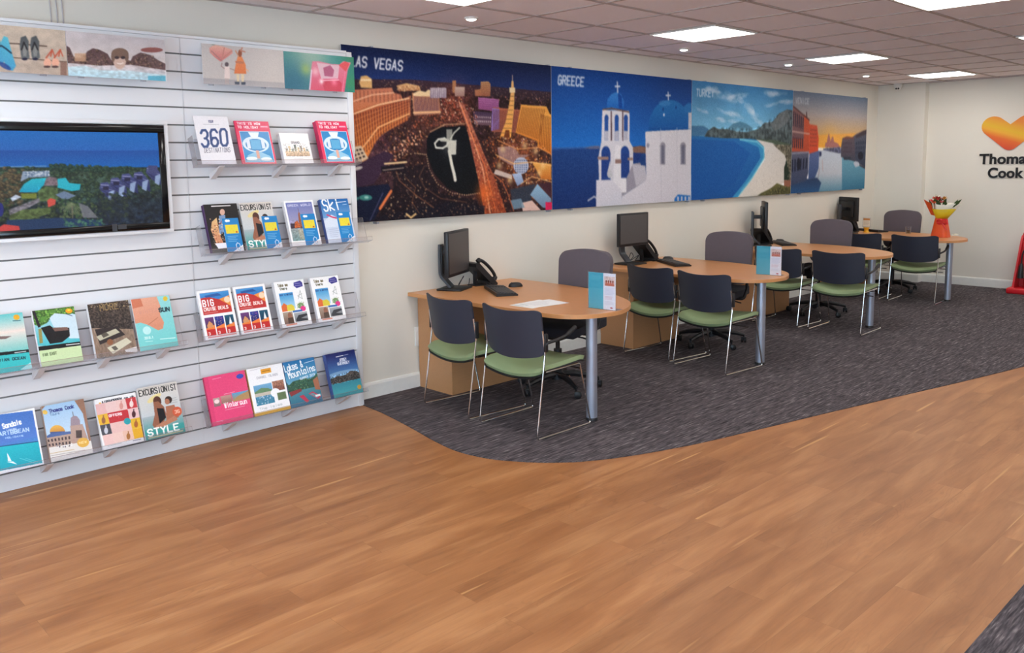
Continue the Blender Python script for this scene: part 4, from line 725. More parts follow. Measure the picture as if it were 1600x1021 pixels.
# slatwall header pictures
def art_h1():
    A = Art(200, 88, [(-82.5, 31), (101.4, 47.9), (106.8, 118.1), (-75.3, 107.6)]); A.frame(0, 0, 7.975)
    A.rect(-800, 200, 900, 1000, (196, 182, 164), (178, 160, 146)); A.tex([(-800, 200), (900, 200), (900, 1000), (-800, 1000)], .07, 8, 6); A.line([(-700, 500), (240, 548), (580, 578)], 2, (70, 52, 44)); A.line([(-700, 690), (200, 720), (830, 770)], 1.4, (70, 52, 44))
    for x, y in ((-60, 560), (70, 640)): A.poly([(x-60, y-110), (x-20, y-190), (x+30, y-170), (x+80, y+20), (x+130, y+180), (x+90, y+240), (x+20, y+220), (x-40, y+60)], (86, 176, 196), (70, 150, 190)); A.line([(x-50, y-70), (x+10, y-30), (x+70, y+20)], 3, (24, 50, 70))
    A.ell(60, 820, 90, 30, (30, 60, 130), rot=30, a=.8)
    for x in (300, 430): A.poly([(x-55, 560), (x-40, 470), (x+20, 445), (x+60, 520), (x+55, 620), (x+70, 720), (x+20, 750), (x-30, 740), (x-45, 640)], (74, 80, 84), (100, 104, 106)); A.poly([(x-20, 620), (x, 520), (x+40, 600), (x+30, 700), (x-10, 700)], (130, 132, 130)); A.line([(x-30, 620), (x, 530), (x+40, 620)], 2.5, (30, 30, 34)); A.ell(x+10, 735, 34, 16, (24, 26, 50))
    for x in (590, 690): A.ell(x, 780, 48, 56, (226, 170, 146)); A.ell(x-5, 830, 44, 14, (80, 60, 60)); A.line([(x-15, 720), (x+60, 620), (x+40, 700)], 2.5, (186, 84, 60)); A.line([(x+60, 620), (x+90, 700)], 2, (186, 84, 60))
    A.rect(750, 770, 830, 940, (130, 96, 84), a=.8); return A
def art_h2():
    A = Art(200, 88, [(102.4, 48), (256.3, 62.1), (260.4, 127.1), (107.8, 118.2)]); A.frame(0, 0, 2.5533)
    A.rect(255, 100, 680, 260, (184, 178, 184), (206, 196, 192)); A.tex([(255, 100), (680, 100), (680, 260), (255, 260)], .05, 14, 8)
    A.poly([(262, 250), (262, 180), (280, 190), (300, 235), (335, 230), (350, 205), (372, 193), (400, 200), (430, 215), (445, 240), (520, 245), (530, 225), (560, 210), (600, 220), (630, 240), (660, 255), (660, 282), (262, 265)], (88, 66, 70), (110, 84, 80)); A.bushes([(262, 185), (300, 236), (350, 208), (400, 202), (440, 238), (520, 246), (560, 214), (620, 230), (655, 265), (600, 270), (262, 262)], 90, (70, 52, 54), (140, 112, 96), (1.5, 3.5)); A.dots([(262, 182), (300, 235), (350, 205), (400, 200), (445, 240), (520, 245), (560, 210), (640, 245), (655, 275), (265, 262)], 240, [(70, 52, 56), (120, 92, 84), (150, 120, 104), (90, 68, 66)], (.7, 1.8), .7); A.rect(300, 213, 345, 245, (196, 156, 124), a=.8)
    A.poly([(262, 250), (400, 262), (520, 258), (660, 280), (660, 330), (262, 305)], (206, 190, 190), (190, 214, 224)); A.poly([(262, 268), (340, 262), (400, 280), (520, 282), (660, 300), (660, 330), (262, 310)], (206, 226, 232), (170, 206, 220)); A.tex([(262, 255), (660, 265), (660, 330), (262, 310)], .12, 5, 3)
    A.ell(478, 238, 26, 38, (206, 176, 160)); A.ell(478, 212, 32, 20, (120, 96, 84)); A.ell(452, 225, 8, 22, (120, 96, 84)); A.ell(506, 225, 8, 22, (120, 96, 84)); A.ell(467, 230, 9, 6, (60, 50, 56)); A.ell(491, 230, 9, 6, (60, 50, 56)); A.line([(468, 252), (480, 255), (492, 251)], 1.4, (250, 240, 236))
    A.ell(605, 200, 44, 10, (140, 84, 80)); A.rect(590, 302, 660, 330, (80, 170, 196), a=.8); return A
def art_h3():
    A = Art(200, 88, [(314.1, 67.4), (441.8, 79.1), (444.6, 137.7), (317.8, 130.4)]); A.frame(280, 40, 4.253)
    A.rect(130, 90, 720, 460, (190, 184, 182), (206, 198, 192)); A.poly([(130, 345), (720, 380), (720, 460), (130, 430)], (170, 166, 168), (192, 186, 186)); A.glow(600, 250, 50, (216, 206, 198), .5)
    A.poly([(200, 150), (230, 130), (290, 140), (350, 160), (355, 185), (320, 210), (275, 240), (235, 210), (205, 180)], (226, 176, 160), (200, 110, 110)); A.line([(215, 170), (285, 235)], 2, (170, 120, 120)); A.line([(300, 150), (285, 220), (350, 170)], 2.4, (196, 130, 120)); A.ell(228, 128, 12, 6, (150, 160, 150))
    A.ell(316, 258, 13, 15, (96, 84, 90)); A.poly([(303, 272), (334, 272), (338, 352), (300, 350)], (232, 214, 208)); A.line([(300, 285), (280, 270), (285, 250)], 2, (160, 130, 126)); A.line([(310, 352), (311, 384)], 1.6, (200, 170, 160)); A.line([(324, 352), (325, 386)], 1.6, (200, 170, 160)); A.line([(338, 285), (372, 298)], 2, (170, 140, 130))
    A.poly([(388, 205), (415, 205), (440, 260), (445, 320), (365, 318), (375, 260)], (228, 140, 90), (220, 120, 70)); A.ell(404, 185, 13, 24, (150, 84, 60)); A.line([(375, 170), (392, 200)], 3, (200, 140, 110)); A.line([(418, 150), (408, 168), (436, 176)], 3, (190, 130, 110)); A.poly([(372, 235), (430, 240), (425, 255), (375, 250)], (196, 120, 90)); A.poly([(378, 322), (400, 322), (398, 375), (386, 375)], (226, 206, 170)); A.poly([(410, 322), (432, 322), (428, 375), (414, 375)], (226, 206, 170)); A.rect(370, 372, 400, 390, (74, 82, 96)); A.rect(412, 374, 440, 392, (74, 82, 96)); A.line([(445, 290), (458, 302)], 3, (226, 176, 140)); return A
def art_h4():
    A = Art(200, 88, [(442.8, 79.7), (552.4, 89.7), (554.4, 144.6), (445.5, 138.3)]); A.frame(460, 40, 10)
    A.rect(-250, 300, 1000, 1100, (50, 140, 136), (40, 110, 120)); A.glow(250, 480, 60, (170, 190, 170), .8); A.glow(0, 900, 50, (50, 104, 130), .8); A.glow(880, 520, 30, (60, 130, 100), .9); A.glow(180, 680, 14, (170, 190, 90), .6); A.glow(890, 900, 26, (60, 140, 90), .8)
    A.poly([(260, 700), (280, 560), (380, 560), (560, 600), (700, 610), (760, 560), (880, 580), (830, 700), (770, 1100), (220, 1100)], (214, 130, 150), (208, 70, 100)); A.poly([(350, 580), (560, 610), (700, 620), (680, 830), (420, 830)], (214, 176, 188)); A.poly([(450, 660), (560, 620), (620, 700), (600, 800), (470, 790)], (170, 90, 120)); A.poly([(690, 620), (790, 560), (860, 600), (800, 720)], (214, 84, 90)); A.poly([(420, 850), (680, 850), (740, 900), (720, 1100), (500, 1100)], (196, 60, 84)); A.glow(425, 870, 6, (250, 240, 244), .9); A.line([(270, 700), (230, 1100)], 4, (220, 190, 210)); A.line([(790, 720), (740, 1100)], 3, (220, 120, 150)); A.glow(330, 720, 10, (240, 200, 210), .7); A.glow(620, 880, 9, (240, 130, 160), .8); A.line([(430, 860), (690, 850)], 2, (240, 190, 200)); return A
# brochure covers ------------------------------------------------------------
def cover(q, f, bg=WHITE): return Art(108, 150, q, bg).frame(*f)
FA, FB, FC, FD, FE = (280, 40, 4.253), (290, 280, 3.928), (280, 400, 3.647), (0, 430, 5.333), (0, 560, 4.64)
def c360():
    A = cover([(302.3, 184.6), (357.6, 187), (368.2, 258.7), (312.9, 258.7)], FA, (240, 238, 242)); A.text('360', 148, 815, 322, 808, 104, 7.5, (84, 104, 150)); A.text('360', 148, 815, 322, 808, 104, 2, (50, 66, 110)); A.text('DESTINATIONS', 162, 852, 335, 850, 28, 1.3, (120, 116, 132)); A.text('YOUR', 200, 662, 232, 662, 14, 1.2, (90, 90, 130)); A.line([(165, 672), (270, 674)], 1, (150, 150, 160), .7); return A
def cthis():
    A = Art(108, 150, None, (228, 50, 92)); A.rect(0, 0, 100, 32, (222, 44, 88)); A.text('THIS IS HOW', 8, 12, 74, 12, 7, 1.6, (255, 240, 245)); A.text('TO HOLIDAY', 8, 24, 66, 24, 7, 1.6, (255, 240, 245)); A.line([(6, 5), (50, 5)], 1, (250, 200, 214)); A.rect(72, 14, 96, 22, (230, 90, 130)); A.line([(75, 18), (94, 18)], 1.5, (255, 255, 255))
    A.rect(10, 34, 94, 134, (34, 132, 196), (60, 150, 206)); A.ell(50, 76, 38, 26, (214, 232, 244)); A.ell(50, 78, 30, 20, (44, 130, 190)); A.poly([(34, 36), (66, 36), (60, 52), (50, 58), (40, 52)], (230, 240, 248)); A.rect(36, 62, 64, 92, (90, 170, 214)); A.rect(24, 60, 34, 90, (220, 230, 240)); A.rect(66, 60, 76, 90, (214, 226, 240))
    A.poly([(12, 132), (20, 112), (44, 100), (58, 100), (84, 114), (92, 132)], (150, 200, 226)); A.ell(30, 122, 16, 6, (240, 248, 252)); A.ell(72, 124, 16, 6, (240, 248, 252)); A.rect(46, 96, 54, 122, (226, 170, 150)); A.line([(10, 34), (94, 34), (94, 134), (10, 134), (10, 34)], 1.2, (240, 240, 246)); return A
def cwhite():
    A = Art(100, 118, None, (244, 240, 238), (100, 118)); A.text('GRAND', 36, 40, 64, 40, 8, 1.6, (110, 110, 120))
    for k, (x, h) in enumerate([(12, 20), (22, 28), (32, 18), (42, 34), (52, 24), (62, 30), (72, 22), (82, 16)]): A.rect(x, 78-h, x+8, 80, [(150, 140, 130), (200, 176, 140), (120, 130, 120), (90, 100, 96), (210, 190, 160)][k % 5], (220, 200, 170)); A.line([(x+4, 76-h), (x+4, 70-h)], 1, (130, 130, 120))
    A.rect(10, 70, 92, 88, (214, 190, 160), (190, 160, 130)); A.tex([(8, 40), (92, 40), (92, 90), (8, 90)], .25, 3, 3); A.line([(34, 98), (66, 98)], 1.2, (190, 190, 196)); return A
def cblack():
    A = cover([(319.3, 317.7), (367.6, 317.7), (380.4, 388.2), (328.2, 395.8)], FB, (22, 20, 24)); A.line([(165, 160), (270, 160)], 3, (236, 230, 230)); A.ell(225, 195, 14, 18, (214, 170, 150)); A.poly([(205, 215), (240, 210), (245, 300), (200, 330)], (120, 150, 190)); A.poly([(160, 250), (190, 225), (205, 330), (230, 400), (190, 420), (150, 300)], (226, 190, 130), (200, 120, 90)); A.dots([(150, 230), (240, 230), (240, 410), (170, 410)], 90, [(236, 200, 150), (150, 60, 50), (40, 30, 40), (250, 230, 190)], (1, 2.5), .7); A.poly([(170, 385), (260, 375), (255, 410), (190, 420)], (236, 236, 244)); return A  # last white patch is shelf glare painted into the cover
def cexc():
    A = Art(108, 150, None, (214, 206, 196)); A.rect(0, 0, 100, 80, (218, 210, 202), (196, 202, 204)); A.rect(0, 80, 100, 141, (170, 180, 184), (46, 142, 138))
    A.text('EXCURSIONIST', 4, 22, 96, 22, 15, 2.2, (20, 20, 22)); A.line([(2, 4), (96, 4)], .8, (80, 80, 80), .6); A.ell(38, 34, 20, 7, (226, 210, 150), rot=-25); A.ell(44, 44, 10, 14, (86, 50, 40)); A.poly([(34, 44), (46, 44), (58, 62), (60, 84), (50, 104), (56, 116), (28, 118), (22, 104), (32, 78)], (150, 96, 74)); A.poly([(40, 62), (56, 66), (58, 92), (40, 104)], (26, 24, 30))
    A.ell(72, 46, 9, 10, (50, 34, 30)); A.ell(68, 50, 6, 8, (176, 116, 90)); A.poly([(62, 62), (84, 62), (90, 98), (56, 106), (60, 84)], (170, 108, 82)); A.poly([(30, 108), (80, 92), (86, 104), (30, 118)], (186, 126, 98)); A.rect(0, 114, 100, 130, (52, 152, 146), a=.7); A.text('STYLE', 8, 131, 84, 131, 17, 4, (250, 250, 246)); A.ell(88, 82, 12, 13, (206, 92, 60)); A.text('35', 82, 86, 94, 86, 8, 1.3, (250, 220, 200)); A.lines(74, 44, 94, 3, 6, 1, (60, 80, 90), .5); A.rect(6, 134, 94, 138, (230, 190, 150), a=.7); return A
def clondon():
    A = Art(108, 150, None, WHITE); A.rect(6, 6, 94, 124, (110, 120, 180), (206, 190, 200)); A.text('GREEN WORLD', 12, 18, 88, 18, 6, 1, (236, 236, 246)); A.rect(8, 70, 92, 86, (60, 46, 60)); A.poly([(36, 84), (40, 44), (44, 34), (48, 44), (52, 84)], (150, 90, 64)); A.line([(44, 34), (44, 24)], 1.2, (90, 60, 60)); A.poly([(20, 84), (24, 66), (34, 62), (40, 84)], (190, 96, 50)); A.rect(50, 66, 84, 86, (190, 96, 50), (110, 60, 50)); A.rect(6, 86, 94, 124, (150, 160, 160), (120, 150, 150)); A.rect(30, 88, 70, 120, (190, 170, 140), a=.5); A.tex([(6, 60), (94, 60), (94, 124), (6, 124)], .2, 4, 3); return A
def cski():
    A = Art(108, 150, None, (70, 130, 190)); A.rect(0, 0, 100, 60, (30, 100, 170), (110, 160, 210)); A.rect(0, 60, 100, 141, (190, 204, 226), (214, 222, 236)); A.poly([(0, 70), (30, 50), (60, 66), (100, 44), (100, 90), (0, 90)], (214, 224, 238)); A.text('Ski', 10, 38, 66, 34, 36, 5, (250, 252, 255)); A.line([(60, 12), (92, 10)], 2, (240, 246, 250)); A.line([(78, 20), (92, 19)], 1.2, (220, 236, 250))
    A.line([(16, 50), (32, 58), (54, 64)], 5, (200, 60, 110)); A.poly([(50, 60), (70, 60), (76, 84), (72, 108), (58, 106), (54, 84)], (206, 66, 116)); A.ell(62, 52, 7, 8, (50, 40, 50)); A.poly([(58, 106), (74, 106), (78, 141), (62, 141)], (70, 100, 150)); A.lines(12, 96, 46, 5, 6, 1, (110, 120, 160), .5); return A
def cbig():
    A = Art(108, 150, None, WHITE); A.rect(8, 8, 92, 70, (196, 52, 50)); A.poly([(8, 8), (92, 8), (92, 40), (60, 30), (30, 20), (8, 22)], (70, 150, 210), (40, 110, 190)); A.poly([(20, 16), (60, 12), (70, 20), (24, 22)], (40, 90, 160)); A.poly([(60, 30), (92, 22), (92, 54), (74, 40)], (236, 150, 70)); A.ell(84, 34, 9, 9, (250, 214, 180)); A.text('BIG', 12, 46, 42, 46, 17, 3.4, (255, 255, 255)); A.text('CRUISE DEALS', 12, 59, 82, 59, 8.5, 2, (255, 245, 240)); A.line([(12, 65), (50, 65)], 1, (240, 200, 190))
    for x, c1, c2 in ((8, (110, 60, 120), (60, 40, 80)), (37, (40, 60, 150), (30, 30, 90)), (66, (20, 84, 110), (14, 50, 80))): A.rect(x, 78, x+26, 112, c1, c2); A.poly([(x, 108), (x+26, 100), (x+26, 112), (x, 112)], (236, 130, 60)); A.rect(x, 112, x+26, 130, (196, 44, 44)); A.text('399', x+4, 127, x+22, 127, 7, 1.5, (255, 240, 236))
    A.poly([(12, 100), (20, 88), (28, 96), (30, 106), (12, 108)], (214, 150, 100)); A.dots([(38, 80), (62, 80), (62, 104), (38, 104)], 30, [(200, 90, 150), (90, 110, 220), (240, 200, 120)], (.6, 1.4)); A.poly([(76, 104), (82, 82), (86, 104)], (230, 240, 244)); A.rect(8, 132, 92, 136, (196, 44, 44), a=.5); return A
def cuk():
    A = Art(108, 150, None, (246, 246, 246)); A.text('Take me', 12, 16, 44, 16, 8, 1.8, (110, 100, 70)); A.text('there', 16, 26, 40, 26, 7, 1.6, (90, 90, 70)); A.poly([(66, 8), (88, 4), (94, 10), (94, 22), (72, 26), (64, 18)], (60, 56, 140)); A.lines(68, 12, 90, 2, 6, 1.2, (230, 230, 250)); A.rect(10, 36, 56, 86, (60, 150, 210), (190, 220, 236)); A.text('STAY IN BRITAIN', 12, 44, 54, 44, 4, 1, (40, 60, 120))
    A.poly([(10, 76), (20, 66), (30, 74), (30, 92), (10, 92)], (224, 110, 60)); A.poly([(28, 74), (44, 72), (52, 80), (52, 92), (28, 92)], (226, 206, 70)); A.line([(70, 60), (82, 34), (84, 60), (70, 50), (86, 44)], 1.2, (150, 156, 150)); A.ell(74, 80, 12, 9, (130, 160, 110)); A.dots([(62, 68), (90, 68), (90, 90), (62, 90)], 24, [(190, 120, 110), (110, 140, 90), (230, 230, 220)], (1, 2.5)); A.ell(80, 90, 9, 8, (230, 60, 140)); A.rect(44, 92, 76, 98, (60, 110, 180))
    A.rect(10, 94, 42, 130, (176, 160, 140), (120, 90, 80)); A.ell(32, 106, 7, 10, (150, 100, 80)); A.poly([(24, 112), (40, 112), (42, 130), (22, 130)], (80, 60, 50)); A.rect(46, 100, 90, 128, (170, 174, 178), (110, 114, 120)); A.poly([(50, 120), (60, 108), (88, 106), (90, 112), (66, 118), (88, 122), (88, 128), (50, 126)], (50, 52, 60)); A.rect(14, 131, 50, 135, (240, 140, 110)); return A
def cpink():
    A = Art(108, 150, None, (232, 74, 124)); A.rect(0, 0, 10, 141, (214, 60, 108), a=.5); A.ell(86, 16, 9, 7, (60, 80, 180)); A.line([(20, 10), (40, 9)], 1, (250, 190, 210)); A.line([(40, 58), (66, 57)], .9, (250, 210, 224)); A.rect(12, 64, 28, 88, (190, 170, 160), (140, 110, 110)); A.ell(20, 74, 6, 6, (250, 220, 220)); A.rect(30, 62, 56, 84, (196, 150, 140), (150, 110, 100)); A.rect(58, 60, 100, 84, (80, 160, 210), (190, 140, 90)); A.poly([(58, 84), (70, 72), (86, 66), (100, 62), (100, 84)], (180, 140, 90)); A.text('Wintersun', 36, 97, 90, 97, 14, 1.9, (255, 245, 250)); A.line([(36, 103), (84, 103)], .8, (250, 200, 214)); A.line([(10, 130), (26, 130)], 1.4, (250, 210, 224)); return A
def cyork():
    A = Art(108, 150, None, (246, 246, 248)); A.rect(38, 8, 66, 22, (230, 160, 50)); A.line([(42, 15), (62, 15)], 1.6, (120, 80, 20)); A.text('CHANNEL ISLANDS', 24, 34, 82, 34, 6, .8, (170, 170, 180)); A.line([(10, 6), (60, 3)], .8, (160, 160, 170)); A.rect(10, 52, 60, 112, (110, 170, 210), (60, 130, 160)); A.poly([(10, 72), (30, 62), (48, 66), (60, 74), (60, 80), (10, 80)], (90, 130, 90)); A.rect(10, 76, 60, 86, (200, 190, 176)); A.dots([(12, 86), (58, 86), (58, 110), (12, 110)], 34, [(240, 244, 248), (200, 214, 224), (40, 90, 120)], (.8, 1.8)); A.rect(62, 50, 94, 80, (170, 120, 96), (120, 70, 60)); A.tex([(62, 50), (94, 50), (94, 80), (62, 80)], .3, 3, 3); A.ell(66, 84, 13, 13, (248, 248, 250)); A.rect(70, 86, 94, 108, (100, 120, 84)); A.text('The Isles', 16, 126, 78, 124, 7, 1, (180, 190, 190)); A.rect(0, 132, 100, 141, (228, 176, 60)); return A
def clakes():
    A = Art(108, 150, None, (40, 120, 170)); A.rect(0, 0, 100, 70, (34, 112, 170), (110, 170, 200)); A.poly([(0, 76), (20, 62), (50, 60), (80, 66), (100, 50), (100, 110), (0, 100)], (60, 104, 84), (50, 84, 74)); A.bushes([(0, 66), (40, 62), (100, 60), (100, 92), (0, 92)], 90, (44, 78, 62), (96, 132, 96), (1.5, 3.5)); A.rect(0, 92, 100, 141, (80, 140, 150), (50, 110, 140)); A.poly([(82, 70), (98, 62), (100, 104), (84, 100)], (170, 110, 84))
    A.text('Lakes &', 4, 30, 60, 24, 20, 2.8, (245, 250, 252)); A.text('Mountains', 12, 52, 96, 42, 19, 2.8, (245, 250, 252)); A.text('SUMMER 2018', 44, 62, 92, 56, 6, 1.1, (235, 245, 250)); A.line([(66, 14), (96, 11)], 1.6, (230, 240, 250)); A.poly([(2, 92), (40, 88), (42, 96), (6, 106)], (140, 60, 60)); A.poly([(30, 110), (44, 108), (58, 130), (50, 134)], (190, 60, 84)); A.poly([(60, 108), (74, 104), (98, 124), (86, 130)], (196, 64, 90)); A.poly([(64, 110), (74, 108), (90, 122), (84, 126)], (110, 150, 160)); A.rect(80, 116, 96, 122, (240, 240, 240)); return A
def cjersey():
    A = Art(108, 150, None, (24, 28, 84)); A.rect(0, 0, 100, 84, (26, 30, 90), (90, 150, 200)); A.rect(0, 76, 100, 141, (50, 120, 140), (80, 170, 176)); A.ell(50, 72, 60, 12, (170, 200, 220), a=.5); A.poly([(0, 96), (0, 80), (24, 74), (50, 76), (70, 66), (92, 70), (100, 78), (100, 96)], (84, 76, 70), (60, 60, 60)); A.tex([(0, 70), (100, 66), (100, 98), (0, 98)], .5, 3, 3); A.dots([(4, 90), (60, 88), (60, 98), (4, 98)], 30, [(230, 230, 230), (140, 80, 60)], (.6, 1.2))
    A.text('JERSEY', 42, 30, 66, 30, 8, 1.5, (236, 240, 250)); A.text('GUERNSEY', 34, 41, 74, 41, 8, 1.5, (236, 240, 250)); A.line([(34, 14), (58, 13)], 2, (250, 250, 250)); A.line([(60, 13), (76, 12.5)], 1, (200, 210, 240)); A.ell(90, 122, 7, 7, (196, 150, 60)); return A
def cocean():
    A = cover([(-39, 491.2), (34.8, 482.8), (46.7, 571.3), (-27.3, 582.8)], FD, (70, 190, 190)); A.poly([(-220, 300), (200, 280), (230, 600), (-220, 640)], (70, 186, 190), (110, 190, 186), mid=(230, 214, 204)); A.poly([(-200, 490), (90, 480), (40, 505), (-200, 520)], (120, 100, 96)); A.ell(135, 325, 26, 22, (230, 170, 40)); A.line([(106, 355), (165, 352)], 2.2, (60, 110, 120)); A.poly([(-220, 640), (228, 590), (235, 615), (-220, 668)], (20, 26, 30)); A.line([(110, 620), (200, 608)], 2, (220, 226, 226)); A.poly([(-220, 668), (235, 615), (260, 770), (-220, 830)], (56, 182, 184)); A.text('INDIAN OCEAN', -70, 698, 195, 670, 20, 1.7, (24, 60, 70)); A.poly([(150, 760), (250, 690), (255, 760)], (170, 226, 226)); return A
def cfareast():
    A = cover([(49.1, 480.6), (111.6, 473.1), (125.3, 559.4), (61.9, 568.8)], FD, (200, 220, 230)); A.rect(230, 220, 700, 560, (206, 216, 228), (60, 180, 190)); A.poly([(260, 270), (600, 225), (610, 280), (560, 300), (420, 300), (380, 370), (320, 400), (270, 380)], (90, 140, 60)); A.bushes([(262, 228), (608, 228), (600, 290), (420, 310), (370, 380), (270, 380)], 90, (58, 96, 44), (128, 176, 80), (2, 5)); A.poly([(400, 330), (440, 290), (560, 300), (620, 300), (640, 500), (560, 500), (430, 400)], (200, 220, 230)); A.poly([(262, 270), (285, 265), (330, 400), (310, 410)], (40, 34, 40)); A.ell(555, 270, 28, 20, (236, 160, 40)); A.ell(555, 264, 12, 8, (250, 214, 60)); A.line([(530, 295), (580, 312)], 1.6, (60, 70, 120))
    A.poly([(330, 410), (400, 390), (440, 420), (555, 410), (560, 480), (500, 530), (400, 545)], (26, 24, 28)); A.poly([(420, 410), (540, 405), (550, 430), (440, 440)], (120, 90, 80)); A.poly([(310, 420), (335, 415), (345, 535), (318, 540)], (150, 140, 80)); A.poly([(280, 570), (655, 525), (662, 560), (290, 612)], (18, 20, 22)); A.line([(530, 555), (635, 545)], 2.2, (230, 230, 230)); A.poly([(290, 605), (660, 558), (690, 720), (300, 770)], (200, 220, 170)); A.text('FAR EAST', 345, 648, 452, 630, 20, 1.8, (110, 130, 90)); return A
def clounge():
    A = cover([(135.9, 469.8), (195.9, 462.3), (213.8, 542.5), (148.1, 554.7)], FD, (120, 104, 90)); A.rect(700, 160, 1160, 420, (74, 62, 54), (60, 52, 50)); A.tex([(700, 150), (1160, 150), (1160, 430), (700, 430)], .5, 3, 3); A.dots([(730, 180), (1050, 170), (1050, 250), (740, 260)], 40, [(190, 170, 130), (150, 130, 100)], (1, 2)); A.text('MORE', 830, 260, 970, 240, 44, 2, (150, 124, 80)); A.rect(700, 400, 1160, 700, (150, 128, 110), (120, 96, 80)); A.tex([(700, 400), (1160, 400), (1160, 700), (700, 700)], .15, 3, 8); A.poly([(780, 410), (960, 380), (1030, 450), (820, 540)], (50, 42, 42))
    A.poly([(790, 470), (950, 400), (985, 430), (820, 505)], (190, 184, 160)); A.poly([(830, 450), (870, 430), (900, 455), (850, 480)], (90, 84, 74)); A.poly([(880, 565), (1040, 475), (1085, 510), (930, 620)], (206, 200, 176)); A.poly([(915, 560), (950, 545), (975, 575), (945, 590)], (90, 84, 74)); A.ell(905, 515, 26, 26, (140, 90, 60)); A.poly([(1030, 580), (1160, 540), (1140, 600), (1040, 600)], (240, 240, 240), a=.8); return A  # pale lower right patch: glare put into the cover colours
def cwsun():
    A = cover([(207.2, 463.4), (263.5, 457.8), (277.5, 535), (215.6, 544.4)], FD, (140, 214, 214)); A.rect(1090, 140, 1500, 620, (150, 212, 214), (110, 204, 200)); A.poly([(1105, 180), (1305, 150), (1335, 230), (1330, 300), (1360, 360), (1350, 410), (1310, 425), (1230, 380), (1170, 360), (1110, 370)], (226, 166, 140), (214, 140, 110)); A.poly([(1105, 180), (1180, 165), (1200, 230), (1110, 250)], (206, 120, 90)); A.line([(1230, 380), (1310, 320)], 2, (190, 120, 90)); A.text('WINTER', 1165, 292, 1310, 276, 26, 1.5, (214, 150, 130)); A.text('SUN', 1325, 276, 1405, 268, 28, 3.4, (30, 60, 70)); A.ell(1375, 175, 18, 18, (224, 190, 60)); A.ell(1217, 425, 34, 34, (190, 232, 230)); A.text('2018.19', 1195, 500, 1280, 490, 18, 1.4, (220, 244, 240)); A.line([(1325, 500), (1450, 490)], 2.4, (210, 240, 236)); A.line([(1200, 520), (1260, 516)], 1.2, (210, 240, 236)); return A
def ccarib():
    A = cover([(-21, 644.5), (51.7, 631.2), (65.1, 720.6), (-7.4, 737)], FE, WHITE); A.poly([(-110, 390), (226, 350), (290, 735), (-60, 800)], (70, 116, 190), (30, 180, 190), mid=(84, 124, 200)); A.poly([(-90, 620), (262, 575), (288, 735), (-60, 800)], (40, 184, 196), (30, 160, 180)); A.line([(-80, 622), (258, 578)], 2, (40, 60, 110)); A.text('Sandals', 15, 482, 145, 448, 34, 2.4, (250, 250, 252)); A.text('LUXURY', 40, 500, 110, 488, 10, 1.2, (190, 210, 236)); A.text('CARIBBEAN', -40, 540, 198, 502, 26, 1.8, (200, 224, 244)); A.text('HOLIDAYS', 30, 556, 155, 540, 10, 1, (180, 210, 236))
    A.poly([(45, 720), (38, 655), (70, 720)], (236, 244, 246)); A.poly([(35, 725), (80, 722), (110, 745)], (220, 236, 240)); A.line([(130, 700), (250, 740)], 1.4, (150, 226, 226), .6); A.line([(170, 700), (260, 730)], 1.2, (150, 226, 226), .6); return A
def ctc():
    A = cover([(74.4, 625.7), (128.2, 617.1), (142.7, 704.8), (74.4, 719.5)], FE, (170, 200, 226)); A.rect(260, 240, 700, 560, (150, 190, 226), (196, 214, 230)); A.poly([(260, 330), (380, 290), (330, 340), (312, 420), (335, 620), (345, 740), (290, 740)], (150, 112, 92)); A.poly([(540, 275), (610, 260), (670, 680), (640, 620), (610, 480), (590, 360)], (150, 112, 92)); A.tex([(260, 300), (335, 300), (345, 740), (290, 740)], .3, 3, 3); A.ell(360, 342, 15, 14, (230, 190, 90)); A.text('Thomas Cook', 388, 346, 535, 320, 20, 2, (50, 60, 130)); A.text('Tours', 390, 366, 445, 356, 14, 1.3, (110, 140, 180))
    A.ell(420, 485, 50, 54, (226, 176, 80), (196, 130, 50), a0=180, a1=360); A.rect(372, 478, 468, 494, (60, 80, 130)); A.poly([(325, 520), (375, 490), (470, 482), (510, 480), (510, 500), (325, 530)], (70, 96, 150)); A.poly([(330, 525), (510, 498), (512, 590), (335, 605)], (176, 150, 136)); A.win([(340, 530), (505, 508), (505, 590), (345, 600)], 7, 2, (70, 56, 60), .5, .6); A.poly([(505, 440), (585, 430), (620, 540), (615, 640), (510, 600)], (176, 146, 134)); A.poly([(508, 440), (512, 385), (530, 370), (552, 375), (568, 400), (572, 435)], (150, 132, 144)); A.line([(528, 370), (526, 345)], 1.5, (90, 80, 90)); A.rect(540, 475, 580, 535, (70, 54, 54))
    A.poly([(330, 605), (660, 560), (680, 690), (340, 740)], (226, 220, 214)); A.dots([(400, 580), (510, 570), (510, 600), (400, 606)], 24, [(240, 240, 240), (80, 70, 80)], (1, 2)); A.ell(587, 575, 42, 40, (222, 172, 76)); A.text('NEW', 562, 586, 612, 576, 16, 1.2, (246, 220, 160)); A.line([(350, 655), (520, 630)], 1.4, (190, 160, 110)); A.line([(355, 675), (600, 640)], 1.2, (150, 140, 140)); A.line([(358, 692), (560, 662)], 1, (170, 165, 165)); return A
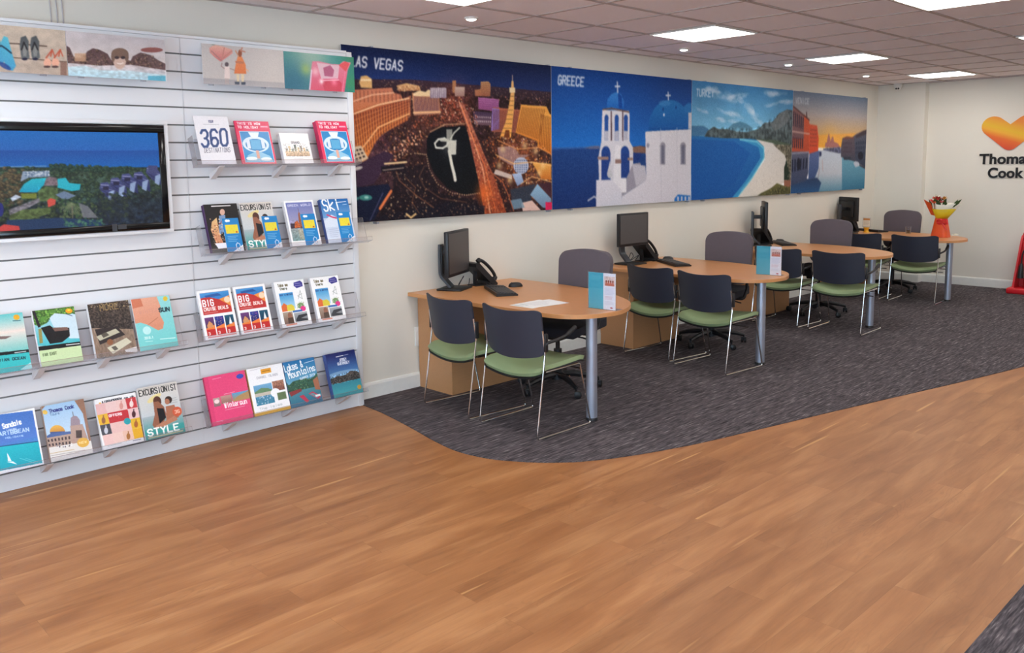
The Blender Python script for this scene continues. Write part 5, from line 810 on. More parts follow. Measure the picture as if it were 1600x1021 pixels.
def cair():
    A = cover([(147.6, 619.3), (210.1, 607.8), (223.7, 685), (158.4, 699.7)], FE, (240, 238, 238)); A.text('AIRSHOPPEN.co.uk', 740, 305, 965, 262, 18, 1.9, (40, 40, 50)); A.ell(725, 302, 9, 8, (230, 180, 60))
    B = lambda i, j: (lambda u, v: (685+290*u+62*v, 310-55*u+300*v-8*u*v))(i/4, j/4)
    cols = [[(226, 180, 178), (230, 196, 192), (232, 196, 190), (196, 60, 66)], [(226, 176, 50), (196, 54, 62), (196, 54, 62), (230, 190, 190)], [(70, 70, 80), (232, 190, 184), (232, 192, 186), (226, 180, 50)], [(236, 196, 190), (236, 200, 190), (232, 190, 170), (226, 170, 44)]]
    for j in range(4):
        for i in range(4): A.poly([B(i, j), B(i+1, j), B(i+1, j+1), B(i, j+1)], cols[j][i])
    for i, j, c in ((0, 1, (150, 96, 60)), (0, 2, (200, 200, 210)), (3, 0, (240, 214, 210)), (3, 1, (80, 40, 50)), (3, 2, (170, 96, 50)), (2, 0, (214, 150, 140)), (2, 3, (170, 110, 60))):
        x, y = B(i+.5, j+.5); A.ell(x, y+8, 14, 24, c); A.rect(x-4, y-30, x+4, y-10, c)
    A.ell(915, 430, 25, 24, (50, 160, 170)); x, y = B(1.1, 1.4); A.text('OFFERS', x, y, x+90, y-16, 16, 1.6, (250, 240, 240)); A.line([(770, 615), (870, 592)], 1, (150, 150, 160)); A.line([(955, 575), (1010, 565)], 2, (90, 90, 110)); return A
def cleaf():
    A = Art(50, 100, None, (30, 130, 196), (50, 100)); A.ell(14, 8, 5, 4, (240, 248, 252)); A.ell(20, 8, 4, 3.5, (240, 248, 252)); A.rect(7, 20, 44, 46, (232, 214, 60)); A.dots([(10, 22), (40, 22), (40, 40), (10, 40)], 10, [(214, 190, 40), (190, 170, 60)], (.6, 1)); A.ell(38, 42, 3, 2.4, (200, 60, 50)); A.lines(9, 54, 42, 4, 5, 1.1, (200, 226, 244), .8); A.poly([(16, 100), (50, 80), (50, 100)], (236, 240, 244)); A.line([(30, 92), (29, 80), (34, 74), (40, 78), (41, 90)], 1.6, (236, 240, 246)); A.dots([(26, 90), (48, 86), (48, 99), (26, 99)], 6, [(220, 100, 80), (90, 170, 210)], (.8, 1.4)); return A
def cstand():
    A = Art(100, 116, None, (240, 240, 244), (100, 116)); A.rect(0, 0, 56, 116, (60, 178, 196), (92, 182, 198)); A.rect(3, 3, 54, 50, (48, 170, 192)); A.lines(8, 12, 50, 5, 3, .9, (130, 214, 224), .7); A.lines(8, 38, 50, 3, 3, .9, (120, 208, 220), .5); A.line([(56, 0), (56, 116)], 1.4, (230, 240, 244)); A.rect(59, 10, 97, 40, (232, 206, 196)); A.tex([(59, 10), (97, 10), (97, 40), (59, 40)], .1, 4, 4)
    for x in (66, 74, 82, 90): A.ell(x, 26, 3, 4, (150, 80, 60)); A.poly([(x-5, 40), (x-3, 29), (x+3, 29), (x+5, 40)], (206, 110, 84))
    A.lines(61, 47, 95, 6, 4, .8, (150, 160, 200), .7); A.lines(61, 74, 95, 3, 4, .9, (190, 100, 110), .6); A.lines(61, 90, 95, 3, 4, .8, (160, 165, 180), .7); A.ell(85, 109, 5, 2, (190, 60, 70)); return A
# ---------------------------------------------------------------- posters
PT, PB = 2.4535, 1.2639; PX = [.0077, 2.0428, 4.0844, 6.1388, 8.1484]
M_DIB = mat('white_edge', (214, 216, 222), .4)
def poster(k, fn, label):
    x0, x1 = PX[k]+.002, PX[k+1]-.002; t = thing('wall_poster', label, 'poster', (0, 0, 0), 0, 'four large holiday posters on the wall')
    MB().box(x0, x1, .0705, .076, PB, PT).build('backing_board', M_DIB, t, smooth=0)
    picture('printed_face', fn().photo(5, 2 if k == 3 else 1), (x0, .07, PT), (x1-x0, 0, 0), (0, 0, PB-PT), M_POSTER, t)
    for x in (x0+.25, x1-.02 if k < 3 else x1-.06):
        for z in (PB-.012, PT+.0): MB().box(x-.010, x+.010, .0705, YW, z-.006, z+.008).build('wall_clip', M_ALU, t, smooth=0)
poster(0, art_vegas, 'large poster of a city of lights at night with a fountain lake, titled LAS VEGAS')
poster(1, art_greece, 'large poster of a white bell tower and blue dome against dark blue sky, titled GREECE')
poster(2, art_turkey, 'large poster of a curving pale beach, blue bay and mountains, titled TURKEY')
poster(3, art_venice, 'large poster of a canal at sunset between old palaces, titled VENICE')
# ---------------------------------------------------------------- wall screen
tv = thing('television', 'flat black television on the slatwall showing a seaside hotel garden with pools', 'television', (-1.73, 0, 1.6))
def rel(o, x, y, z): return (x-o[0], y-o[1], z-o[2])
bz = MB(); X0, X1, Z0, Z1 = -.475, .475, -.287, .289; xi0, xi1, zi0, zi1 = -.44, .438, -.25, .246
bz.box(X0, X1, -.060, -.012, Z0, zi0, .003).box(X0, X1, -.060, -.012, zi1, Z1, .003).box(X0, xi0, -.060, -.012, zi0-.001, zi1+.001, .003).box(xi1, X1, -.060, -.012, zi0-.001, zi1+.001, .003).box(X0+.004, X1-.004, -.055, -.010, Z0+.004, Z1-.004)
bz.build('bezel', mat('gloss_black_plastic', (10, 10, 14), .12), tv)
picture('screen', art_tv().photo(5, 1), (xi0, -.0562, zi1), (xi1-xi0, 0, 0), (0, 0, zi0-zi1), M_TV, tv)
MB().box(.16, .185, -.063, -.058, Z0+.002, zi0+.004).box(.19, .235, -.0625, -.058, Z0+.012, zi0-.004).build('control_panel', M_DGREY, tv)
MB().box(-.2, .2, -.012, -.0005, -.15, .15).build('wall_mount', M_BLACK, tv, smooth=0)
fm = MB()
for a in ((X0-.024, X1+.024, -.052, -.0005, Z1+.002, Z1+.022), (X0-.024, X1+.024, -.052, -.0005, Z0-.022, Z0-.002), (X1+.002, X1+.024, -.052, -.0005, Z0-.002, Z1+.002), (X0-.024, X0-.002, -.052, -.0005, Z0-.002, Z1+.002)): fm.box(*a, .002)
so = thing('screen_surround', 'white box frame fitted around the television on the slatwall', 'frame', (-1.73, 0, 1.6)); fm.build('surround_frame', M_SLAT, so)
# ---------------------------------------------------------------- header pictures over the slatwall
def header(x0, x1, zt, y, fn, label):
    t = thing('header_picture', label, 'picture board', (x0, y, zt-.224), 0, 'picture boards along the top of the slatwall')
    MB().box(0, x1-x0, .0004, .004, 0, .224).build('board', M_DIB, t, smooth=0)
    picture('printed_face', fn().photo(4, 1), (0, 0, .224), (x1-x0, 0, 0), (0, 0, -.224), M_PRINT, t)
    for x in (.09, x1-x0-.09): MB().box(x-.015, x+.015, .004, -y-.0005, .010, .0135).box(x-.015, x+.015, -y-.0045, -y-.0005, .0, .035).build('bracket', M_ACRYL, t, smooth=0)
header(-2.255, -1.7455, 2.352, -.1, art_h1, 'header picture of flip-flops on sandy boards, leftmost on the slatwall')
header(-1.7435, -1.24, 2.352, -.1, art_h2, 'header picture of a swimming face wearing goggles, above the television')
header(-1.03, -.5155, 2.352, -.1, art_h3, 'header picture of a child with balloons beside a giraffe in an orange dress')
header(-.5135, -.008, 2.350, -.1, art_h4, 'header picture of a pink iced drink on green, at the slatwall corner')
# ---------------------------------------------------------------- clear shelves and brochures
mat_frost = mat_clear('frosted_acrylic', (246, 244, 244)); _g = mat_frost.node_tree.nodes['Glossy BSDF']; _d = mat_frost.node_tree.nodes.new('ShaderNodeBsdfDiffuse'); _d.inputs[0].default_value = rgba((250, 246, 246)); _mx = [n for n in mat_frost.node_tree.nodes if n.type == 'MIX_SHADER'][0]; mat_frost.node_tree.links.new(_d.outputs[0], _mx.inputs[2]); mat_frost.node_tree.nodes['Map Range'].inputs['To Min'].default_value = .55; mat_frost.node_tree.nodes['Map Range'].inputs['To Max'].default_value = .9
TILT = math.asin(.09/.294)
def shelf(x0, x1, zb, nb, label, yb=-.142):
    t = thing('acrylic_shelf', label, 'brochure shelf', (x0, yb, zb), 0, 'clear brochure shelves'); t.rotation_euler.x = -TILT; L = x1-x0
    MB().box(0, L, -.010, .050, -.0035, -.0005).build('ledge', M_ACRYL, t, smooth=0)
    MB().box(0, L, -.013, -.010, -.0035, .022).build('front_lip', M_ACRYL, t, smooth=0)
    MB().box(0, L, .048, .051, -.0005, .170).build('back_panel', M_ACRYL, t, smooth=0)
    MB().box(0, L, -.0135, -.0128, .021, .0226).build('lip_edge', mat('acrylic_edge', (150, 120, 120), .3), t, smooth=0)
    MB().box(-.003, 0, -.013, .051, -.0035, .17).build('end_plate', M_ACRYL, t, smooth=0)
    c, s = math.cos(TILT), math.sin(TILT)
    loc = lambda y, z: ((y-yb)*c-(z-zb)*s, (y-yb)*s+(z-zb)*c)   # world (y,z) -> shelf frame
    for k in range(nb):
        x = L*(k+.5)/nb+.10*(k-(nb-1)/2)/max(nb, 1); P = [(-.140, zb-.006), (-.0008, zb-.052), (-.0008, zb-.075), (-.012, zb-.085), (-.095, zb-.040), (-.138, zb-.012)]
        Q = [loc(*p) for p in P]; m = MB(); n = len(Q); V = [(x-.016, y, z) for y, z in Q]+[(x+.016, y, z) for y, z in Q]
        m.add(V, [tuple(range(n)), tuple(range(n, 2*n))[::-1]]+[(i, (i+1) % n, n+(i+1) % n, n+i) for i in range(n)]); m.build('bracket', mat_frost, t, smooth=0)
    return t
ZA, ZB, ZC, ZD, ZL1, ZL2 = 1.668, 1.158, .656, .138, .652, .146
shelf(-1.115, -.01, ZA, 3, 'clear acrylic shelf at the top of the right slatwall, holding four brochure piles')
shelf(-1.10, .055, ZB, 3, 'clear acrylic shelf second from the top, with blue card leaflets on its brochures')
shelf(-1.145, -.02, ZC, 3, 'clear acrylic shelf holding the cruise and bus holiday brochures')
shelf(-1.13, -.02, ZD, 3, 'clear acrylic shelf lowest on the right slatwall, starting with a pink brochure')
shelf(-2.42, -1.235, ZL1, 4, 'clear acrylic shelf under the television, holding the ocean and winter sun brochures')
shelf(-2.42, -1.24, ZL2, 4, 'clear acrylic shelf lowest on the left slatwall, above the floor')
M_PAGES = mat('page_edges', (226, 224, 226), .7, var=(60, .10, (1, 60, 1)))
def brochure(x0, wd, zb, h, art, n, th, label, edge=None, rest=None, rot=0.0, yb=-.142, group='brochures on the slatwall', side=None):
    """n brochures leaning one behind another; the front one carries the cover"""
    pm = edge or M_PAGES; front = None
    for k in range(n):
        if k == 0:
            t = thing('brochure', label, 'brochure', (x0, yb, zb), 0, group); t.rotation_euler = (-TILT, 0, 0)
            MB().box(0, wd, .0003, th-.0004, 0, h).build('pages', pm, t, smooth=0); picture('cover', art.photo(4, 0), (0, 0, h), (wd, 0, 0), (0, 0, -h), M_PRINT, t); front = t
        else:
            c, s = math.cos(TILT), math.sin(TILT); dy = th*k; jx = random.uniform(-.0018, .0018)
            t = thing('brochure', rest, 'brochure', (x0+jx, yb+dy*c, zb-dy*s), 0, group); t.rotation_euler = (-TILT, 0, 0)
            MB().box(0, wd, .0002, th-.0002, 0, h+random.uniform(-.001, .001)).build('pages', pm, t, smooth=0)
    return front
random.seed(4)
EP = mat('pink_edges', (206, 50, 96), .6, var=(40, .12, (1, 80, 1))); EK = mat('dark_edges', (70, 40, 90), .5, var=(30, .2, (1, 60, 1))); ES = mat('blue_edges', (70, 90, 150), .5, var=(30, .2, (1, 60, 1))); EY = mat('yellow_edges', (222, 190, 120), .6)
W4, H4 = .208, .294
B = [(-1.083, ZA, W4, H4, c360, 1, .004, 'white single sheet headed 360 in large blue figures, at the left of the top shelf', None, None),
 (-.838, ZA, .222, .270, cthis, 2, .004, 'pink-topped brochure with a swimming pool cover, second on the top shelf', EP, 'thin pink-edged brochure behind the glossy pool cover, second on the top shelf'),
 (-.560, ZA, .200, .198, cwhite, 4, .008, 'short white brochure with a skyline sketch, third on the top shelf', None, 'short white brochure piled behind the skyline sketch one on the top shelf'),
 (-.283, ZA, .226, .285, cthis, 5, .0078, 'pink brochure fronting the thick pile at the right end of the top shelf', EP, 'pink-edged brochure in the thick pile at the right end of the top shelf'),
 (-1.052, ZB, .206, H4, cblack, 4, .0078, 'black brochure with dancing figures, leftmost on the second shelf', EK, 'purple and black edged brochure piled behind the dancing figures cover'),
 (-.833, ZB, .214, H4, cexc, 2, .006, 'magazine with a couple in swimwear on the second shelf, beside the black brochure', None, 'magazine behind the couple in swimwear on the second shelf'),
 (-.535, ZB, .208, H4, clondon, 4, .007, 'white-bordered brochure with a clock tower by a river, on the second shelf', None, 'white-edged brochure piled behind the clock tower cover'),
 (-.277, ZB, .212, H4, cski, 4, .0075, 'blue skiing brochure with a figure in a pink jacket', ES, 'blue-edged brochure piled behind the skiing cover'),
 (-1.124, ZC, W4, H4, cbig, 3, .007, 'red and white cruise deals brochure, the left of two alike', None, 'white-edged brochure piled behind the left cruise deals cover'),
 (-.900, ZC, W4, H4, cbig, 3, .007, 'red and white cruise deals brochure, the right of two alike', None, 'white-edged brochure piled behind the right cruise deals cover'),
 (-.630, ZC, W4, H4, cuk, 4, .0075, 'white brochure with beach huts and a pink dot, the left of two alike', None, 'white-edged brochure piled behind the left beach huts cover'),
 (-.373, ZC, W4, H4, cuk, 4, .0075, 'white brochure with beach huts and a pink dot, the right of two alike', None, 'white-edged brochure piled behind the right beach huts cover'),
 (-1.112, ZD, .258, H4, cpink, 3, .0075, 'bright pink winter holiday brochure, low on the slatwall', EP, 'pink-edged brochure piled behind the bright pink winter one'),
 (-.842, ZD, .242, H4, cyork, 3, .007, 'white brochure with a harbour photo and yellow foot, on the lowest right shelf', EY, 'yellow-edged brochure piled behind the harbour photo cover'),
 (-.595, ZD, .226, H4, clakes, 2, .006, 'brochure with red boats and hand-lettered mountains title, on the lowest right shelf', ES, 'brochure behind the one with red boats'),
 (-.282, ZD, .226, H4, cjersey, 5, .0078, 'navy harbour brochure at the right end of the lowest shelf', ES, 'blue-edged brochure in the pile behind the navy harbour cover'),
 (-2.245, ZL1, W4, H4, cocean, 3, .006, 'turquoise beach brochure cut by the left edge of the photo, below the television', None, 'brochure piled behind the turquoise beach cover'),
 (-1.992, ZL1, .200, H4, cfareast, 4, .007, 'brochure with a dark longtail boat and pale green foot', None, 'white-edged brochure piled behind the longtail boat cover'),
 (-1.725, ZL1, .212, H4, clounge, 4, .007, 'dark brown brochure with two sun loungers seen from above', None, 'grey-edged brochure piled behind the sun loungers cover'),
 (-1.497, ZL1, .212, H4, cwsun, 2, .006, 'pale turquoise winter sun brochure with a resting swimmer', None, 'brochure behind the pale turquoise winter sun one'),
 (-2.232, ZL2, .212, H4, ccarib, 3, .006, 'blue brochure with a white sailing boat, lowest at the left edge of the photo', None, 'white-edged brochure behind the sailing boat cover'),
 (-1.985, ZL2, .205, H4, ctc, 5, .0072, 'brochure with a golden dome seen through an arch, lowest left shelf', mat('tan_edges', (176, 150, 136), .6), 'tan-edged brochure piled behind the golden dome cover'),
 (-1.727, ZL2, .216, .277, cair, 3, .006, 'catalogue with a chequered cover of perfume bottles', None, 'catalogue behind the chequered perfume cover'),
 (-1.500, ZL2, .224, H4, cexc, 3, .005, 'magazine with a couple in swimwear on the lowest left shelf, right of the chequered catalogue', None, 'magazine behind the couple in swimwear on the lowest left shelf')]
for x, z, wd, h, fn, n, th, lab, ed, rest in B: brochure(x, wd, z, h, fn(), n, th, lab, ed, rest)
la = cleaf(); lw = ['blue leaflet with a yellow card, in front of the black brochure', 'blue leaflet with a yellow card, in front of the upper swimwear magazine', 'blue leaflet with a yellow card, in front of the clock tower brochure', 'blue leaflet with a yellow card, in front of the skiing brochure']
for k, x in enumerate((-.962, -.708, -.442, -.180)):
    t = thing('card_leaflet', lw[k], 'leaflet', (x, -.1442-.0012, ZB+.001), 0, 'blue leaflets with yellow cards'); t.rotation_euler = (-TILT-.01, .015, 0)
    MB().box(0, .103, .0002, .0012, 0, .205).build('card', M_PAPER, t, smooth=0); picture('printed_face', la, (0, 0, .205), (.103, 0, 0), (0, 0, -.205), M_PRINT, t)
# ---------------------------------------------------------------- things on the desks
ZT = .7235+.0002
def monitor(loc, rot, label, zc=1.0, tilt=0, W=.41, H=.335, back=.0):
    t = thing('computer_monitor', label, 'monitor', (loc[0], loc[1], ZT), math.radians(rot), 'black desktop monitors'); z = zc-ZT
    MB().box(-.115, .115, -.10, .10, 0, .014, .005).build('foot', M_BLACK, t)
    st = MB(); P = fillet([(0, .02, .014), (0, .105, .10), (0, .105, z+.06)], .03, 5); 
    for i in range(len(P)-1):
        a, b = P[i], P[i+1]; d = (b-a).normalized(); n = Vector((0, -d.z, d.y))*.009
        st.add([(sx*.034, q.y+sg*n.y, q.z+sg*n.z) for q in (a, b) for sx in (-1, 1) for sg in (-1, 1)], [(0, 1, 3, 2), (4, 6, 7, 5), (0, 4, 5, 1), (2, 3, 7, 6), (0, 2, 6, 4), (1, 5, 7, 3)])
    st.build('stand_column', M_DGREY, t, smooth=0)
    MB().box(-.028, .028, .086, .096, z-.16, z+.05, .003).box(-.020, .020, .0, .088, z-.02, z+.02, .005).build('pivot_arm', M_BLACK, t)
    R = Matrix.Translation((0, -.03, z)) @ Matrix.Rotation(math.radians(-tilt), 4, 'X')
    hs = MB().box(-W/2, W/2, -.012, .022, -H/2, H/2, .006, M=R).box(-W*.36, W*.36, .020, .040, -H*.34, H*.34, .012, M=R).build('housing', M_BLACK, t)
    MB().box(-W/2+.017, W/2-.017, -.0128, -.0118, -H/2+.024, H/2-.017, M=R).build('screen', M_SCREEN, hs, smooth=0)
    return t
monitor((.872, -.02), 27, 'black monitor on the nearest desk, turned side-on with its screen to the swivel chair', 1.0)
monitor((2.97, -.04), -2, 'black monitor on the second desk, its dark screen facing the room', 1.045, H=.30)
monitor((5.27, -.06), 35, 'black monitor on the third desk, seen edge-on', 1.04)
monitor((7.38, -.05), 56, 'black monitor on the farthest desk, its back to the room', 1.03, H=.30)
def keyboard(x, y, deg, label):
    t = thing('keyboard', label, 'keyboard', (x, y, ZT), math.radians(deg), 'black keyboards'); m = MB()
    m.prism([(-.225, -.078), (.225, -.078), (.225, .078), (-.225, .078)], 0, .012); V = m.v
    m.v = [(a, b, c if c < .005 else .012+.012*(b+.078)/.156) for a, b, c in V]; m.build('case', M_BLACK, t, smooth=0)
    k = MB(); sl = .012/.156
    for j in range(6):
        for i in range(18):
            if i in (13,): continue
            x0 = -.215+i*.0239; y0 = -.068+j*.0225
            if j == 0 and 3 <= i <= 8:
                if i != 3: continue
                x1 = -.215+9*.0239-.004
            else: x1 = x0+.0195
            zb = .012+sl*(y0+.078); k.box(x0, x1, y0, y0+.0185, zb-.001, zb+.0065)
    k.build('keys', mat('key_caps', (44, 44, 48), .5), t, smooth=0); return t
keyboard(1.0, -.385, 59, 'black keyboard on the nearest desk, between monitor and mouse')
keyboard(3.235, -.33, 57, 'black keyboard on the second desk, behind the two visitor chairs')
keyboard(5.56, -.17, 44, 'black keyboard on the third desk, beside the desk phone')
keyboard(7.84, -.18, 60, 'black keyboard on the farthest desk, partly hidden by chairs')
def mouse(x, y, deg, label):
    t = thing('computer_mouse', label, 'mouse', (x, y, ZT), math.radians(deg), 'black computer mice')
    def f(u, v):
        a = 2*PI*u; r = math.sin(PI*v*.5); return (.056*r*math.cos(a), .031*r*math.sin(a), .0)
    V = []; F = []; nu, nv = 20, 8
    for j in range(nv+1):
        r = math.cos(PI/2*j/nv)**.6; z = .034*math.sin(PI/2*j/nv)
        for i in range(nu): a = 2*PI*i/nu; V.append((.056*r*math.cos(a)+.004*(j/nv), .031*r*math.sin(a), z))
    for j in range(nv):
        for i in range(nu): F.append((j*nu+i, j*nu+(i+1) % nu, (j+1)*nu+(i+1) % nu, (j+1)*nu+i))
    F.append(tuple(range(nu))[::-1]); MB().add(V, F).build('shell', M_BLACK, t, smooth=60)
    MB().box(.024, .036, -.004, .004, .024, .0345, .002).build('wheel', M_DGREY, t)
mouse(1.262, -.275, 150, 'black mouse on the nearest desk, right of the keyboard')
mouse(3.47, -.10, 150, 'black mouse on the second desk, by the wall end of the keyboard')
mouse(5.77, -.01, 140, 'black mouse on the third desk, by the wall end of the keyboard')
def phone(x, y, rot, label):
    t = thing('desk_phone', label, 'telephone', (x, y, ZT), math.radians(rot), 'black desk phones')
    # body slopes from high at -x to low at +x
    P = [(.03, 0), (.115, 0), (.118, .012), (-.05, .182), (-.078, .176), (-.080, .150), (.045, .028)]
    M = Matrix.Rotation(PI/2, 4, 'X'); m = MB(); n = len(P); V = [(px, -.085, pz) for px, pz in P]+[(px, .085, pz) for px, pz in P]
    m.add(V, [tuple(range(n)), tuple(range(n, 2*n))[::-1]]+[(i, (i+1) % n, n+(i+1) % n, n+i) for i in range(n)]); m.build('body', M_BLACK, t, smooth=0)
    MB().box(-.045, -.028, -.02, .02, 0, .125, .004).box(-.07, .05, -.06, .06, 0, .006, .002).build('rest', M_BLACK, t)
    R = Matrix.Translation((.025, 0, .098)) @ Matrix.Rotation(PI/4, 4, 'Y'); k = MB()
    for i in range(4):
        for j in range(3): k.box(-.015+i*.022, .0+i*.022, -.012+j*.026, .008+j*.026, -.002, .006, .001, M=R)
    k.build('keypad', M_DGREY, t)
    MB().box(-.085, -.035, -.02, .07, -.002, .004, M=R).build('display', mat('grey_lcd', (110, 114, 108), .3), t, smooth=0)
    h = MB(); hp = [R @ Vector(p) for p in spline([(-.115, -.055, .012), (-.105, -.055, .038), (-.05, -.055, .052), (.03, -.055, .052), (.085, -.055, .038), (.098, -.055, .012)], 5)]
    h.tube(hp, .014, 12, rad=[.020 if i < 5 or i > len(hp)-6 else .013 for i in range(len(hp))]); h.build('handset', M_BLACK, t)
    cd = [Vector((.02*math.sin(i*.9)*.4+.09-.10*i/40, -.10-.012*math.cos(i*1.3), .006+.006*(1+math.sin(i*1.3)))) for i in range(41)]
    MB().tube(cd, .0025, 6).build('cord', M_BLACK, t)
phone(1.145, .010, -8, 'black desk phone on the nearest desk, behind the monitor')
phone(3.26, .022, -4, 'black desk phone on the second desk, right of the monitor')
phone(5.40, .022, -4, 'black desk phone on the third desk, under the edge-on monitor'); phone(7.60, .02, -4, 'black desk phone on the farthest desk, right of the monitor')
for pts, lab in (([(.95, .02, ZT+.02), (1.0, .03, ZT+.075), (1.02, .05, ZT+.07), (.98, .06, ZT+.01), (1.02, .0, ZT+.004), (1.10, .07, ZT+.05)], 'black cable looping between monitor and phone on the nearest desk'),
                 ([(3.02, .03, ZT+.02), (3.08, .04, ZT+.09), (3.14, .06, ZT+.05), (3.10, .07, ZT+.01), (3.18, .03, ZT+.06), (3.2, .08, ZT+.01)], 'black cable looping between monitor and phone on the second desk')):
    tag(MB().tube(spline([pts[0]]+pts[1:], 6), .003, 8).build('desk_cable', M_BLACK), lab, 'cable')
# leaflet stands
sa = cstand()
for (a, b), lab in ((((.886, -1.325), (.905, -1.535)), 'clear leaflet stand holding a turquoise leaflet, at the tip of the nearest desk'),
                    (((3.045, -1.275), (3.075, -1.475)), 'clear leaflet stand holding a turquoise leaflet, at the tip of the second desk')):
    ang = math.atan2(b[1]-a[1], b[0]-a[0]); t = thing('leaflet_stand', lab, 'leaflet stand', (a[0], a[1], ZT), ang, 'clear leaflet stands on the desks'); L = .214
    MB().box(0, L, -.0022, -.0006, 0, .242).build('front_sheet', M_ACRYL, t, smooth=0); MB().box(0, L, .0016, .0032, .0, .236).build('back_sheet', M_ACRYL, t, smooth=0)
    MB().box(0, L, .0016, .075, 0, .002).build('foot', M_ACRYL, t, smooth=0)
    lf = thing('stand_leaflet', lab.replace('clear leaflet stand holding a turquoise leaflet,', 'turquoise and white leaflet held in the stand'), 'leaflet', (a[0], a[1], ZT), ang, 'leaflets in the desk stands')
    MB().box(.004, L-.004, .0001, .0012, .003, .234).build('card', M_PAPER, lf, smooth=0); picture('printed_face', sa, (.004, -.0002, .234), (L-.008, 0, 0), (0, 0, -.231), M_PRINT, lf)
# papers
def sheet_art(n, seed):
    A = Art(60, 84, None, (236, 238, 240)); A.rng = np.random.default_rng(seed); A.rect(12, 8, 50, 18, (190, 206, 214)); A.lines(12, 28, 88, n, 8, 1.1, (170, 176, 184), .8); A.lines(12, 30+8*n, 50, 2, 8, 1.1, (150, 150, 160), .6); return A
def sheet(x, y, z, deg, label, seed):
    t = thing('paper_sheet', label, 'paper', (x, y, z), math.radians(deg), 'papers on the nearest desk'); MB().box(-.148, .148, -.105, .105, 0, .0004).build('sheet', M_PAPER, t, smooth=0)
    picture('printed_face', sheet_art(8, seed), (-.148, .105, .0006), (0, -.21, 0), (.296, 0, 0), M_PRINT, t)
sheet(.775, -.965, ZT, 2, 'white printed sheet, the lower of two overlapping on the nearest desk', 1); sheet(.815, -.985, ZT+.0008, -7, 'white printed sheet, the upper of two overlapping on the nearest desk', 2)
# far desk items
gl = thing('water_glass', 'clear tumbler on the farthest desk, left of the bouquet', 'glass', (7.73, -.683, ZT))
MB().lathe([(.0, .001), (.030, .001), (.036, .085), (.0335, .085), (.028, .008), (0, .008)], 24).build('tumbler', M_ACRYL, gl); MB().lathe([(0, .009), (.0275, .009), (.0305, .045), (0, .045)], 24).build('water', mat_clear('water', (214, 206, 190), .1), gl)
cu = thing('card_holder', 'small clear card holder with a yellow base on the farthest desk', 'card holder', (7.62, -.205, ZT))
MB().lathe([(0, 0), (.040, 0), (.022, .030), (.040, .065), (0, .065)], 20).build('base', mat('yellow_plastic', (240, 178, 40), .4), cu)
MB().box(-.003, .003, -.05, .05, .065, .19).build('clear_holder', M_ACRYL, cu, smooth=0)
pc = Art(40, 50, None, (240, 232, 214), (40, 50)); pc.rect(2, 3, 38, 14, (214, 150, 90)); pc.lines(5, 20, 36, 4, 6, 1, (150, 130, 110)); picture('card', pc, (-.0036, .045, .186), (0, -.09, 0), (0, 0, -.11), M_PRINT, cu)
t = thing('note_card', 'small white card lying beside the bouquet', 'card', (7.83, -1.20, ZT), .3); MB().box(-.05, .05, -.035, .035, 0, .004).build('card', M_PAPER, t, smooth=0); MB().box(-.03, .03, -.02, .02, .004, .014, .002, M=Matrix.Rotation(.4, 4, 'Z')).build('folded_flap', mat('cream_card', (236, 232, 206), .6), t)
# bouquet
fl = thing('bouquet', 'bouquet in orange and yellow wrapping on the farthest desk', 'flowers', (7.45, -1.165, ZT), 0)
MOR = mat('orange_paper', (232, 88, 30), .5); MYE = mat('yellow_paper', (226, 196, 24), .5, var=(20, .1, (1, 1, 1))); MWR = mat('white_tissue', (232, 228, 214), .7); MRB = mat('red_ribbon', (226, 54, 54), .4); MLF = mat('leaf_green', (60, 84, 40), .6)
def loft(secs, name, m, closed_bottom=True, n=28):
    V = []; F = []
    for (cx, cy, z, rx, ry, p, wob) in secs:
        for j in range(n):
            a = 2*PI*j/n; c, s = math.cos(a), math.sin(a); r = (abs(c)**p+abs(s)**p)**(-1/p); w = 1+wob*math.sin(a*5+1); V.append((cx+rx*r*c*w, cy+ry*r*s*w, z+wob*.25*math.cos(a*3)*rx*2))
    for i in range(len(secs)-1):
        for j in range(n): F.append((i*n+j, i*n+(j+1) % n, (i+1)*n+(j+1) % n, (i+1)*n+j))
    if closed_bottom: F.append(tuple(range(n))[::-1])
    o = MB().add(V, F).build(name, m, fl, smooth=45); sd = o.modifiers.new('thickness', 'SOLIDIFY'); sd.thickness = .002; return o
loft([(0, 0, .0, .085, .095, 6, 0), (0, 0, .10, .074, .080, 5, 0), (0, 0, .20, .060, .066, 4, 0), (0, 0, .235, .056, .060, 3, 0)], 'vase_bag', MOR)
loft([(0, 0, .205, .052, .056, 2, 0), (0, -.01, .26, .075, .085, 2, .04), (0, -.015, .335, .105, .135, 2, .07)], 'yellow_wrap', MYE, False)
loft([(0, -.01, .25, .055, .065, 2, 0), (0.01, -.02, .32, .09, .105, 2, .05), (.02, -.045, .392, .105, .135, 2, .20)], 'white_tissue', MWR, False)
MB().add([(-.02, .06, .25), (.03, .13, .26), (-.02, .205, .445), (-.085, .085, .33), (-.07, .10, .40)], [(0, 3, 4, 2), (0, 2, 1)]).build('orange_wrap', MOR, fl, smooth=0)
rb = MB()
for s in (-1, 1):
    for q in (0, .9): rb.tube([Vector((-.075-.01*math.sin(a), -.035+s*.034*(1-math.cos(a))*.8+s*.002, .185+.028*math.sin(a)*(1 if q == 0 else -.7)+.012*q)) for a in np.linspace(0, 2*PI, 14)], .010, 6)
rb.box(-.092, -.066, -.052, -.018, .170, .205, .006).tube([(-.08, -.035, .18), (-.095, -.07, .13), (-.09, -.095, .09)], .008, 6).tube([(-.08, -.035, .20), (-.10, -.09, .20), (-.09, -.10, .16)], .010, 6); rb.build('ribbon_bow', MRB, fl)
random.seed(9)
